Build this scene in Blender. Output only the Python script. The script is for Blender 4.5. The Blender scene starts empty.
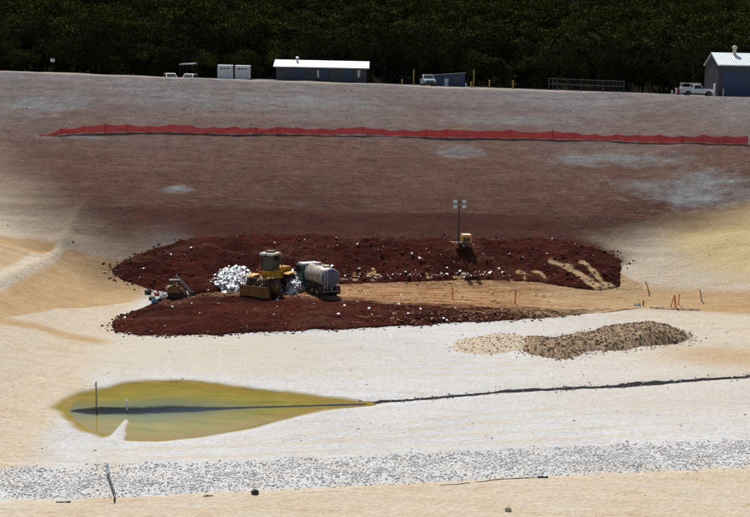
import bpy, math, random
import numpy as np
from mathutils import Vector, Matrix
from mathutils.bvhtree import BVHTree

random.seed(7)
RNG = np.random.default_rng(11)
SC = bpy.context.scene
COL = SC.collection
R = math.radians

# ------------------------------------------------------------------ camera
CAM_Z, FPX = 21.0, 1250.0
PITCH, ROLL = math.atan(188.5 / FPX), R(1.2)
_f = np.array([0, math.cos(PITCH), -math.sin(PITCH)])
_r0 = np.array([1.0, 0, 0]); _u0 = np.array([0, math.sin(PITCH), math.cos(PITCH)])
_r = _r0 * math.cos(ROLL) + _u0 * math.sin(ROLL)
_u = _u0 * math.cos(ROLL) - _r0 * math.sin(ROLL)
cam_d = bpy.data.cameras.new('camera'); cam = bpy.data.objects.new('camera', cam_d); COL.objects.link(cam)
cam_d.lens = 60; cam_d.sensor_width = 36; cam_d.clip_start = .1; cam_d.clip_end = 5000
cam.matrix_world = Matrix(((_r[0], _u[0], -_f[0], 0), (_r[1], _u[1], -_f[1], 0), (_r[2], _u[2], -_f[2], CAM_Z), (0, 0, 0, 1)))
SC.camera = cam

# ------------------------------------------------------------------ world and sun
SUN_EL, SUN_AZ = R(52), R(-14)          # azimuth measured from +Y towards +X
world = bpy.data.worlds.new('World'); SC.world = world; world.use_nodes = True
wn = world.node_tree.nodes; wl = world.node_tree.links
sky = wn.new('ShaderNodeTexSky'); sky.sky_type = 'NISHITA'; sky.sun_disc = False
sky.sun_elevation = SUN_EL; sky.sun_rotation = SUN_AZ
bg = wn['Background']; bg.inputs['Strength'].default_value = .07
wl.new(sky.outputs[0], bg.inputs['Color'])
sd = bpy.data.lights.new('sun', 'SUN'); sd.energy = 4.6; sd.angle = R(.5); sd.color = (1, .95, .87)
sun = bpy.data.objects.new('sun', sd); COL.objects.link(sun)
sun.rotation_euler = Vector((math.sin(SUN_AZ) * math.cos(SUN_EL), math.cos(SUN_AZ) * math.cos(SUN_EL), math.sin(SUN_EL))).to_track_quat('Z', 'Y').to_euler()
sun.location = (0, 60, 80)
vs = SC.view_settings; vs.view_transform = 'Standard'; vs.look = 'None'; vs.exposure = 0.28; vs.gamma = 1; vs.use_curve_mapping = False
SC.render.engine = 'CYCLES'

# ------------------------------------------------------------------ numeric helpers
def _hash(ix, iy, s):
    n = (ix.astype(np.int64) * 374761393 + iy.astype(np.int64) * 668265263 + s * 974634777) & 0x7fffffff
    n = ((n ^ (n >> 13)) * 1274126177) & 0x7fffffff
    n = ((n ^ (n >> 15)) * 2246822519) & 0x7fffffff
    return ((n ^ (n >> 16)) & 0xffff) / 65535.0
def vnoise(x, y, s=0):
    x = np.asarray(x, float); y = np.asarray(y, float)
    ix = np.floor(x); iy = np.floor(y); fx = x - ix; fy = y - iy
    fx = fx * fx * (3 - 2 * fx); fy = fy * fy * (3 - 2 * fy)
    a = _hash(ix, iy, s); b = _hash(ix + 1, iy, s); c = _hash(ix, iy + 1, s); d = _hash(ix + 1, iy + 1, s)
    return (a + (b - a) * fx) * (1 - fy) + (c + (d - c) * fx) * fy
def fbm(x, y, s=0, o=4):
    t = 0; a = .5; n = 0
    for k in range(o):
        t = t + a * vnoise(np.asarray(x) * 2 ** k + 17.3 * k, np.asarray(y) * 2 ** k - 9.1 * k, s + k); n += a; a *= .5
    return t / n - .5
def sst(a, b, x):
    t = np.clip((x - a) / (b - a), 0, 1); return t * t * (3 - 2 * t)
def smax(a, b, k): return .5 * (a + b + np.sqrt((a - b) ** 2 + k * k))
def smin(a, b, k): return .5 * (a + b - np.sqrt((a - b) ** 2 + k * k))
def ray(px, py):
    return _f + (px - 375) / FPX * _r - (py - 258.5) / FPX * _u
def PZ(px, py, z=0.0):                    # where the sight line through a photo point meets level z
    d = ray(px, py); t = (z - CAM_Z) / d[2]; return np.array([d[0] * t, d[1] * t, z])
def PD(px, D):                            # ground x at distance D
    d = ray(px, 85); return d[0] / d[1] * D
def seg_dist(x, y, pts):
    best = np.full(np.shape(x), 1e9)
    for (a, b) in zip(pts[:-1], pts[1:]):
        ax, ay = a[0], a[1]; dx, dy = b[0] - ax, b[1] - ay; L = dx * dx + dy * dy + 1e-9
        t = np.clip(((x - ax) * dx + (y - ay) * dy) / L, 0, 1)
        best = np.minimum(best, np.hypot(x - ax - t * dx, y - ay - t * dy))
    return best
def inside(x, y, poly):
    c = np.zeros(np.shape(x), bool); n = len(poly)
    for i in range(n):
        x1, y1 = poly[i][:2]; x2, y2 = poly[(i + 1) % n][:2]
        c ^= ((y1 > y) != (y2 > y)) & (x < (x2 - x1) * (y - y1) / (y2 - y1 + 1e-12) + x1)
    return c
def sdist(x, y, poly):                    # negative inside
    d = seg_dist(x, y, list(poly) + [poly[0]]); return np.where(inside(x, y, poly), -d, d)

# ------------------------------------------------------------------ shape of the pit
POND_PX = [(58, 407), (70, 396), (95, 388), (130, 381), (175, 380), (220, 383), (270, 390), (320, 396), (372, 401.5), (372, 403.5), (320, 409), (265, 423), (215, 434), (160, 440), (120, 439), (85, 430), (65, 418)]
POND = [PZ(a, b)[:2] for a, b in POND_PX]
CHAN = [PZ(a, b)[:2] for a, b in ((72, 409), (130, 409), (200, 407.5), (290, 404.5), (365, 402.5))]
DRAIN_PX = [(350, 403), (400, 398.8), (450, 395.5), (500, 391), (540, 388.5), (600, 386), (660, 381.5), (720, 377), (760, 375), (900, 366)]
DRAIN = [PZ(a, b)[:2] for a, b in DRAIN_PX]
GA0, GA1 = PZ(0, 471)[:2], PZ(750, 441)[:2]
GB0, GB1 = PZ(0, 503, .8)[:2], PZ(750, 467, .8)[:2]
SPIT = [PZ(126, 420)[:2], PZ(119, 432)[:2], PZ(112, 445)[:2], PZ(108, 458)[:2]]
RN = np.array([8, 11]) / 13.6

def strip_s(x, y):                        # 0 at the pit side of the gravel strip, 1 at the sand bench
    w = fbm(x * .35, y * .35, 77, 3) * 1.1
    fa = GA0[1] + (x - GA0[0]) / (GA1[0] - GA0[0]) * (GA1[1] - GA0[1])
    fb = GB0[1] + (x - GB0[0]) / (GB1[0] - GB0[0]) * (GB1[1] - GB0[1])
    return (fa + w * .6 - y) / (fa - fb)
def planes(x, y):
    far = np.where(y > 129.5, 6.2 + .264 * (y - 129.5), 6.2 - .40 * (129.5 - y)) - .015 * x * np.clip((y - 120) / 58, 0, 1) + .3 * np.maximum(0, y - 200)  # extra rise past the crest lets the unseen hill block sky reflection
    left = .36 * (-x - 23 - .06 * (y - 77) * (y < 100) - 1.4 * (y >= 100)) - .01 * np.clip(y - 100, -40, 40)
    right = .34 * ((x - 22) * RN[0] + (y - 119) * RN[1])
    return far, left, right
def T(x, y, detail=True):
    x = np.asarray(x, float); y = np.asarray(y, float)
    far, left, right = planes(x, y)
    z = smax(smax(smax(far, 0 * x, .8), right, 1.6), left, .75) - .10
    z = z + .8 * np.exp(-np.abs((x + 31.0 - .04 * (y - 115)) / 1.1)) * sst(100, 106, y) * sst(134, 128, y)      # contour bund
    pl = 19.0 - .015 * np.clip(x, -120, 120) - 1.15 * sst(181, 187, y) * sst(-19, -24, x) - .004 * np.clip(y - 178, 0, 40)
    pl = pl + .32 * np.maximum(0, y - 226) ** 1.0 * (y > 226)
    pl = np.where(y > 960, pl - .32 * (y - 960), pl)  # hill carried on out of view so the pond reflects dark ground
    pl = pl + np.where(y > 178, .12 * fbm(x * .2, y * .2, 5, 3), 0)
    z = smin(z, pl, .25)
    s = strip_s(x, y)
    bench = .85 * sst(0, 1, s) + .12 * sst(1.0, 1.12, s)
    nearz = np.where(y < 52, np.minimum(1.0 + (52 - y) * .36, 19.4), bench)
    z = np.where(y < 85, np.maximum(z, nearz), z)
    near = (y > 50) & (y < 110)
    if detail:
        slope = sst(.6, 3, z) * (y < 180)
        z = z + slope * (.34 * fbm(x * .12, y * .3, 21, 3) + .11 * fbm(x * .7, y * 1.6, 31, 3)) + .05 * fbm(x * .5, y * .5, 41, 3)
        lf = sst(.8, 2.5, z) * sst(-25, -28, x) * (y < 132)
        z = z - lf * .35 * np.maximum(0, vnoise(x * .05 + y * .02, y * .55, 58) - .62) - lf * .12 * np.maximum(0, vnoise(x * .1, y * 1.5, 59) - .5)
        rn = sst(118, 122, y) * sst(180, 176, y)
        z = z + rn * .10 * (vnoise(x * .11 + 3, y * 1.1, 51) - .5) - rn * .12 * np.maximum(0, vnoise(x * .55, y * .07, 57) - .72)
    if np.any(near):
        d = sdist(x, y, POND)
        z = z - .16 * sst(.9, -.9, d) - .35 * sst(-.5, -3, d) * near
        z = z - .10 * np.exp(-(seg_dist(x, y, DRAIN) / .8) ** 2)
        ds = seg_dist(x, y, SPIT); yy = sst(SPIT[0][1], SPIT[-1][1], y)
        z = z + (.20 + .45 * sst(0, -2.5, d)) * np.exp(-(ds / (.22 + .34 * yy)) ** 2) * sst(1.6, -.5, d)
    return z
def tz(x, y): return float(T(np.array([x]), np.array([y]))[0])
def PT(px, py):                            # where the sight line meets the ground
    d = ray(px, py); ts = np.linspace(50, 260, 2101); x = d[0] * ts; y = d[1] * ts; z = CAM_Z + d[2] * ts
    h = z - T(x, y); i = int(np.argmax(h < 0)) if np.any(h < 0) else len(ts) - 1
    return np.array([x[i], y[i], float(T(x[i:i + 1], y[i:i + 1])[0])])

# ------------------------------------------------------------------ materials
def material(name):
    m = bpy.data.materials.new(name); m.use_nodes = True
    return m, m.node_tree.nodes, m.node_tree.links, m.node_tree.nodes['Principled BSDF']
def N(ns, t, **k):
    n = ns.new(t)
    for a, v in k.items():
        if a in n.inputs: n.inputs[a].default_value = v
        else: setattr(n, a, v)
    return n
def ramp(ns, ls, src, stops):
    r = ns.new('ShaderNodeValToRGB'); e = r.color_ramp.elements
    while len(e) < len(stops): e.new(.5)
    for el, (p, c) in zip(e, stops):
        el.position = p; el.color = (*c, 1) if len(c) == 3 else c
    ls.new(src, r.inputs[0]); return r.outputs[0]
def mixc(ns, ls, fac, a, b, mode='MIX'):
    m = ns.new('ShaderNodeMix'); m.data_type = 'RGBA'; m.blend_type = mode
    for s, v in ((0, fac), (6, a), (7, b)):
        if hasattr(v, 'is_output'): ls.new(v, m.inputs[s])
        else: m.inputs[s].default_value = v if s == 0 else (*v, 1)
    return m.outputs[2]
def math_(ns, ls, op, a, b=0.0, c=0.0, clamp=False):
    m = ns.new('ShaderNodeMath'); m.operation = op; m.use_clamp = clamp
    for i, v in enumerate((a, b, c)):
        if hasattr(v, 'is_output'): ls.new(v, m.inputs[i])
        else: m.inputs[i].default_value = v
    return m.outputs[0]
def noise(ns, ls, scale, detail=4, rough=.6, vec=None, mul=None):
    if mul is not None:
        mp = ns.new('ShaderNodeMapping'); mp.inputs['Scale'].default_value = mul; ls.new(vec, mp.inputs[0]); vec = mp.outputs[0]
    n = ns.new('ShaderNodeTexNoise'); n.inputs['Scale'].default_value = scale; n.inputs['Detail'].default_value = detail; n.inputs['Roughness'].default_value = rough
    if vec is not None: ls.new(vec, n.inputs['Vector'])
    return n.outputs['Fac']
def bump(ns, ls, bsdf, h, strength=.5, dist=.1):
    b = ns.new('ShaderNodeBump'); b.inputs['Strength'].default_value = strength; b.inputs['Distance'].default_value = dist
    ls.new(h, b.inputs['Height']); ls.new(b.outputs[0], bsdf.inputs['Normal'])
def simple(name, col, rough=.6, metal=0.0, var=.18, scale=3.0, dirt=None, bmp=0.0):
    m, ns, ls, b = material(name)
    tc = ns.new('ShaderNodeTexCoord'); n = noise(ns, ls, scale, 5, .65, tc.outputs['Object'])
    lo = tuple(c * (1 - var) for c in col); hi = tuple(min(1, c * (1 + var)) for c in col)
    c = ramp(ns, ls, n, [(.3, lo), (.7, hi)])
    if dirt:
        n2 = noise(ns, ls, scale * .7 + 1.3, 6, .7, tc.outputs['Object'])
        c = mixc(ns, ls, ramp(ns, ls, n2, [(.48, (0, 0, 0)), (.72, (dirt[1],) * 3)]), c, dirt[0])
    ls.new(c, b.inputs['Base Color']); b.inputs['Roughness'].default_value = rough; b.inputs['Metallic'].default_value = metal
    if bmp: bump(ns, ls, b, n, bmp, .03)
    return m
def leaf_material(name, a, b_):
    m, ns, ls, b = material(name)
    oi = ns.new('ShaderNodeObjectInfo'); g = ns.new('ShaderNodeNewGeometry')
    n = noise(ns, ls, .22, 3, .6, g.outputs['Position'])
    rn = math_(ns, ls, 'MULTIPLY_ADD', oi.outputs['Random'], .35, math_(ns, ls, 'MULTIPLY', n, .75), True)
    rn = math_(ns, ls, 'MULTIPLY_ADD', g.outputs['Random Per Island'], .15, math_(ns, ls, 'SUBTRACT', rn, .05), True)
    ls.new(ramp(ns, ls, rn, [(.25, a), (.85, b_)]), b.inputs['Base Color'])
    b.inputs['Roughness'].default_value = .9; b.inputs['Specular IOR Level'].default_value = 0.0
    return m

M = {}
def ground_material():
    m, ns, ls, b = material('pit_soil')
    g = ns.new('ShaderNodeNewGeometry'); P = g.outputs['Position']
    at = ns.new('ShaderNodeAttribute'); at.attribute_name = 'soil'
    sp = ns.new('ShaderNodeSeparateColor'); ls.new(at.outputs['Color'], sp.inputs[0])
    at2 = ns.new('ShaderNodeAttribute'); at2.attribute_name = 'soil_b'
    sp2 = ns.new('ShaderNodeSeparateColor'); ls.new(at2.outputs['Color'], sp2.inputs[0])
    at3 = ns.new('ShaderNodeAttribute'); at3.attribute_name = 'soil_c'
    sp3 = ns.new('ShaderNodeSeparateColor'); ls.new(at3.outputs['Color'], sp3.inputs[0])
    sz = ns.new('ShaderNodeSeparateXYZ'); ls.new(P, sz.inputs[0])
    n_big = noise(ns, ls, .06, 4, .55, P)
    n_mid = noise(ns, ls, .5, 5, .62, P)
    n_fin = noise(ns, ls, 3.2, 4, .7, P)
    n_iso = noise(ns, ls, .8, 6, .68, P)
    n_strk = math_(ns, ls, 'MULTIPLY_ADD', noise(ns, ls, 1.0, 5, .65, P, (.2, .9, .9)), .6, math_(ns, ls, 'MULTIPLY', n_iso, .4))
    n_spk = noise(ns, ls, 6.0, 3, .75, P)
    n_strk2 = math_(ns, ls, 'MULTIPLY_ADD', noise(ns, ls, 1.0, 4, .7, P, (.7, 2.4, 2.4)), .6, math_(ns, ls, 'MULTIPLY', n_spk, .4))
    def edge(fac, nz, amp, w):
        a = math_(ns, ls, 'MULTIPLY_ADD', math_(ns, ls, 'SUBTRACT', nz, .5), amp, fac)
        return ramp(ns, ls, a, [(.5 - w, (0, 0, 0)), (.5 + w, (1, 1, 1))])
    def tone(c, lo, hi, nz):
        return mixc(ns, ls, 1.0, c, ramp(ns, ls, nz, [(.3, (lo,) * 3), (.7, (hi,) * 3)]), 'MULTIPLY')
    # pale crushed limestone floor
    floor = ramp(ns, ls, n_strk, [(.32, (.46, .455, .45)), (.52, (.545, .545, .54)), (.7, (.59, .592, .59))])
    floor = mixc(ns, ls, ramp(ns, ls, n_mid, [(.5, (0, 0, 0)), (.72, (.5, .5, .5))]), floor, (.52, .45, .34))
    floor = tone(floor, .9, 1.06, n_big); floor = tone(tone(floor, .86, 1.1, n_fin), .88, 1.1, n_spk)
    # beige sand of the side batters and the bench
    sand = ramp(ns, ls, n_strk, [(.26, (.40, .29, .175)), (.42, (.49, .405, .295)), (.6, (.53, .47, .38)), (.75, (.56, .53, .48))])
    sand = tone(tone(sand, .86, 1.1, n_fin), .92, 1.06, n_strk2)
    yel = ramp(ns, ls, n_mid, [(.3, (.50, .36, .155)), (.7, (.56, .45, .255))])
    yel = tone(yel, .9, 1.08, n_fin)
    # grey and red-brown clay of the far batter
    zz = math_(ns, ls, 'MULTIPLY_ADD', math_(ns, ls, 'SUBTRACT', n_big, .5), 9.0, sz.outputs[2])
    zz = math_(ns, ls, 'MULTIPLY_ADD', math_(ns, ls, 'SUBTRACT', n_strk, .5), 5.0, zz)
    zf = math_(ns, ls, 'DIVIDE', zz, 20.0, clamp=True)
    clay = ramp(ns, ls, zf, [(.24, (.066, .035, .027)), (.40, (.098, .056, .043)), (.55, (.122, .076, .062)), (.70, (.148, .110, .100)), (.92, (.182, .168, .172))])
    clay = mixc(ns, ls, ramp(ns, ls, n_strk, [(.50, (0, 0, 0)), (.72, (.6,) * 3)]), clay, (.165, .092, .06))
    clay = mixc(ns, ls, ramp(ns, ls, n_strk2, [(.55, (0, 0, 0)), (.8, (.5,) * 3)]), clay, (.2, .19, .19))
    clay = mixc(ns, ls, edge(sp2.outputs[0], n_mid, .9, .3), clay, (.185, .19, .195))
    clay = tone(tone(tone(tone(clay, .66, 1.32, n_strk2), .72, 1.26, n_fin), .86, 1.14, n_mid), .78, 1.2, n_spk)
    red = tone(ramp(ns, ls, n_strk, [(.3, (.055, .026, .021)), (.7, (.10, .046, .035))]), .8, 1.2, n_fin)
    floor = mixc(ns, ls, edge(sp3.outputs[1], n_strk, .9, .4), floor, tone(ramp(ns, ls, n_strk, [(.3, (.47, .395, .29)), (.7, (.54, .49, .41))]), .9, 1.08, n_fin))
    orange = tone(tone(ramp(ns, ls, n_strk, [(.3, (.36, .225, .11)), (.7, (.50, .37, .22))]), .88, 1.1, n_fin), .85, 1.1, n_strk2)
    sand = mixc(ns, ls, edge(sp3.outputs[0], n_strk, .7, .18), sand, orange)
    c = mixc(ns, ls, edge(sp.outputs[1], n_mid, .55, .3), floor, sand)
    c = mixc(ns, ls, edge(sp2.outputs[2], n_mid, .5, .35), c, yel)
    c = mixc(ns, ls, edge(sp.outputs[0], n_strk, .5, .5), c, clay)
    c = mixc(ns, ls, edge(sp.outputs[2], n_mid, .3, .15), c, red)
    # algae stain by the pond, then dark ground of the wooded hill
    c = mixc(ns, ls, edge(sp2.outputs[1], n_mid, .6, .22), c, ramp(ns, ls, n_mid, [(.3, (.15, .125, .035)), (.5, (.24, .185, .05)), (.7, (.33, .235, .10))]))
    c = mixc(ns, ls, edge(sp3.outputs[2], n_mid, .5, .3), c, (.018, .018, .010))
    ls.new(c, b.inputs['Base Color']); b.inputs['Roughness'].default_value = 1; b.inputs['Specular IOR Level'].default_value = 0
    h = math_(ns, ls, 'ADD', math_(ns, ls, 'MULTIPLY', n_fin, .5), math_(ns, ls, 'MULTIPLY', n_strk2, .5))
    h = math_(ns, ls, 'MULTIPLY_ADD', n_mid, .6, h)
    bump(ns, ls, b, math_(ns, ls, 'MULTIPLY_ADD', n_spk, .4, h), .7, .25)
    return m
M['ground'] = ground_material()

# ------------------------------------------------------------------ object helpers
def mesh_obj(name, V, F, mat, parent=None, smooth=False, bevel=0.0):
    me = bpy.data.meshes.new(name); me.from_pydata([tuple(v) for v in V], [], F); me.update()
    if smooth: me.polygons.foreach_set('use_smooth', [True] * len(me.polygons))
    o = bpy.data.objects.new(name, me); COL.objects.link(o)
    if mat: me.materials.append(M[mat] if isinstance(mat, str) else mat)
    if parent: o.parent = parent
    if bevel:
        md = o.modifiers.new('bevel', 'BEVEL'); md.width = bevel; md.segments = 2; md.limit_method = 'ANGLE'
    return o
def np_mesh(name, V, Q, mat, smooth=True):     # V (n,3), Q (m,k) arrays
    me = bpy.data.meshes.new(name); V = np.asarray(V, np.float32); Q = np.asarray(Q, np.int32); k = Q.shape[1]
    me.vertices.add(len(V)); me.vertices.foreach_set('co', V.ravel())
    me.loops.add(Q.size); me.loops.foreach_set('vertex_index', Q.ravel())
    me.polygons.add(len(Q)); me.polygons.foreach_set('loop_start', np.arange(0, Q.size, k, dtype=np.int32))
    me.polygons.foreach_set('loop_total', np.full(len(Q), k, np.int32))
    if smooth: me.polygons.foreach_set('use_smooth', np.ones(len(Q), bool))
    me.update(calc_edges=True); me.validate()
    if mat: me.materials.append(M[mat] if isinstance(mat, str) else mat)
    return me
def link(name, me, parent=None):
    o = bpy.data.objects.new(name, me); COL.objects.link(o); o.parent = parent; return o
def grid_quads(nr, nc):
    i = np.arange(nr * nc).reshape(nr, nc)
    return np.stack([i[:-1, :-1].ravel(), i[:-1, 1:].ravel(), i[1:, 1:].ravel(), i[1:, :-1].ravel()], 1)
def attr(me, name, rgb):
    a = me.color_attributes.new(name, 'FLOAT_COLOR', 'POINT'); d = np.ones((len(rgb[0]), 4), np.float32)
    for i, c in enumerate(rgb): d[:, i] = c
    a.data.foreach_set('color', d.ravel())
def tag(o, label=None, cat=None, group=None, kind=None):
    if label: o['label'] = label
    if cat: o['category'] = cat
    if group: o['group'] = group
    if kind: o['kind'] = kind
    return o
def thing(name, loc, rz=0, label=None, cat=None, group=None, scale=1.0):
    o = bpy.data.objects.new(name, None); COL.objects.link(o); o.empty_display_size = .3
    o.location = loc; o.rotation_euler = (0, 0, rz); o.scale = (scale,) * 3
    return tag(o, label, cat, group)
class MB:
    def __init__(s): s.V = []; s.F = []
    def add(s, V, F):
        n = len(s.V); s.V += [tuple(v) for v in V]; s.F += [tuple(i + n for i in f) for f in F]; return s
    def box(s, x0, x1, y0, y1, z0, z1):
        return s.add([(x, y, z) for x in (x0, x1) for y in (y0, y1) for z in (z0, z1)],
                     [(0, 1, 3, 2), (4, 6, 7, 5), (0, 4, 5, 1), (2, 3, 7, 6), (0, 2, 6, 4), (1, 5, 7, 3)])
    def hexa(s, b, t):                   # bottom and top quads
        return s.add(list(b) + list(t), [(3, 2, 1, 0), (4, 5, 6, 7), (0, 1, 5, 4), (1, 2, 6, 5), (2, 3, 7, 6), (3, 0, 4, 7)])
    def prism(s, poly, y0, y1):          # polygon in xz, extruded along y
        n = len(poly)
        return s.add([(x, y0, z) for x, z in poly] + [(x, y1, z) for x, z in poly],
                     [tuple(range(n)), tuple(range(2 * n - 1, n - 1, -1))] + [(i, i + n, (i + 1) % n + n, (i + 1) % n) for i in range(n)])
    def tube(s, pts, r, n=8, cap=True):
        pts = [Vector(p) for p in pts]; rs = r if isinstance(r, (list, tuple)) else [r] * len(pts); V = []; F = []
        for i, p in enumerate(pts):
            d = (pts[min(i + 1, len(pts) - 1)] - pts[max(i - 1, 0)]).normalized()
            a = d.orthogonal().normalized() if i == 0 else (a - d * a.dot(d)).normalized()
            c = d.cross(a)
            V += [p + (a * math.cos(2 * math.pi * k / n) + c * math.sin(2 * math.pi * k / n)) * rs[i] for k in range(n)]
        for i in range(len(pts) - 1):
            F += [(i * n + k, i * n + (k + 1) % n, (i + 1) * n + (k + 1) % n, (i + 1) * n + k) for k in range(n)]
        if cap: F += [tuple(range(n - 1, -1, -1)), tuple(range((len(pts) - 1) * n, len(pts) * n))]
        return s.add(V, F)
    def lathe(s, prof, axis='y', n=20, c=(0, 0, 0), sq=1.0):   # prof: (pos along axis, radius)
        V = []; F = []
        for p, r in prof:
            for k in range(n):
                a = 2 * math.pi * k / n; u, w = r * math.cos(a), r * math.sin(a) * sq
                V.append({'y': (c[0] + u, c[1] + p, c[2] + w), 'x': (c[0] + p, c[1] + u, c[2] + w), 'z': (c[0] + u, c[1] + w, c[2] + p)}[axis])
        for i in range(len(prof) - 1):
            F += [(i * n + k, i * n + (k + 1) % n, (i + 1) * n + (k + 1) % n, (i + 1) * n + k) for k in range(n)]
        F += [tuple(range(n)), tuple(range((len(prof) - 1) * n, len(prof) * n))]
        return s.add(V, F)
    def build(s, name, mat, parent=None, smooth=False, bevel=0.0):
        o = mesh_obj(name, s.V, s.F, mat, parent, smooth, bevel)
        import bmesh
        bm = bmesh.new(); bm.from_mesh(o.data); bmesh.ops.recalc_face_normals(bm, faces=bm.faces); bm.to_mesh(o.data); bm.free()
        if smooth:
            for p in o.data.polygons: p.use_smooth = len(p.vertices) == 4
        return o
def copy_tree(o, parent=None):
    c = o.copy(); COL.objects.link(c); c.parent = parent
    for ch in list(o.children): copy_tree(ch, c)
    return c

# rough stones: many in one mesh, all real geometry
_t = (1 + 5 ** .5) / 2
ICO_V = np.array([(-1, _t, 0), (1, _t, 0), (-1, -_t, 0), (1, -_t, 0), (0, -1, _t), (0, 1, _t), (0, -1, -_t), (0, 1, -_t), (_t, 0, -1), (_t, 0, 1), (-_t, 0, -1), (-_t, 0, 1)]) / 1.9
ICO_F = np.array([(0, 11, 5), (0, 5, 1), (0, 1, 7), (0, 7, 10), (0, 10, 11), (1, 5, 9), (5, 11, 4), (11, 10, 2), (10, 7, 6), (7, 1, 8), (3, 9, 4), (3, 4, 2), (3, 2, 6), (3, 6, 8), (3, 8, 9), (4, 9, 5), (2, 4, 11), (6, 2, 10), (8, 6, 7), (9, 8, 1)])
def stones(name, P, size, mat, flat=.65, sink=.25, parent=None):
    n = len(P); size = np.broadcast_to(np.asarray(size, float), (n,))
    V = ICO_V[None] * (1 + (RNG.random((n, 12, 1)) - .5) * .7)
    a = RNG.random(n) * 6.283; ca, sa = np.cos(a)[:, None], np.sin(a)[:, None]
    sx = (.7 + .6 * RNG.random((n, 1))); sy = (.7 + .6 * RNG.random((n, 1)))
    X, Y, Z = V[..., 0] * sx, V[..., 1] * sy, V[..., 2] * flat * (.7 + .6 * RNG.random((n, 1)))
    V = np.stack([X * ca - Y * sa, X * sa + Y * ca, Z], -1) * size[:, None, None] * .5
    V[..., 2] += (size * flat * (.5 - sink))[:, None]
    V += np.asarray(P)[:, None, :]
    F = (ICO_F[None] + (np.arange(n) * 12)[:, None, None]).reshape(-1, 3)
    me = np_mesh(name, V.reshape(-1, 3), F, mat, smooth=False)
    o = link(name, me, parent); o['kind'] = 'stuff'; return o
def litter_mesh(name, P, size, mat, parent=None):        # crumpled sheets, each a bent two-quad flap with an upstanding corner
    n = len(P); size = np.broadcast_to(np.asarray(size, float), (n,))
    base = np.array([(-1, -.6, 0), (0, -.7, .5), (1, -.5, .1), (-1, .6, .25), (0, .7, .75), (1, .6, .0)])
    V = base[None] + (RNG.random((n, 6, 3)) - .5) * np.array([.7, .7, .9])
    a = RNG.random(n) * 6.283; ca, sa = np.cos(a)[:, None], np.sin(a)[:, None]
    X, Y = V[..., 0] * ca - V[..., 1] * sa, V[..., 0] * sa + V[..., 1] * ca
    V = np.stack([X, Y, V[..., 2] + .25], -1) * size[:, None, None] * .5 + np.asarray(P)[:, None, :]
    q = np.array([(0, 1, 4, 3), (1, 2, 5, 4)]); F = (q[None] + (np.arange(n) * 6)[:, None, None]).reshape(-1, 4)
    me = np_mesh(name, V.reshape(-1, 3), F, mat, smooth=False); o = link(name, me, parent); o['kind'] = 'stuff'; return o

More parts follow.
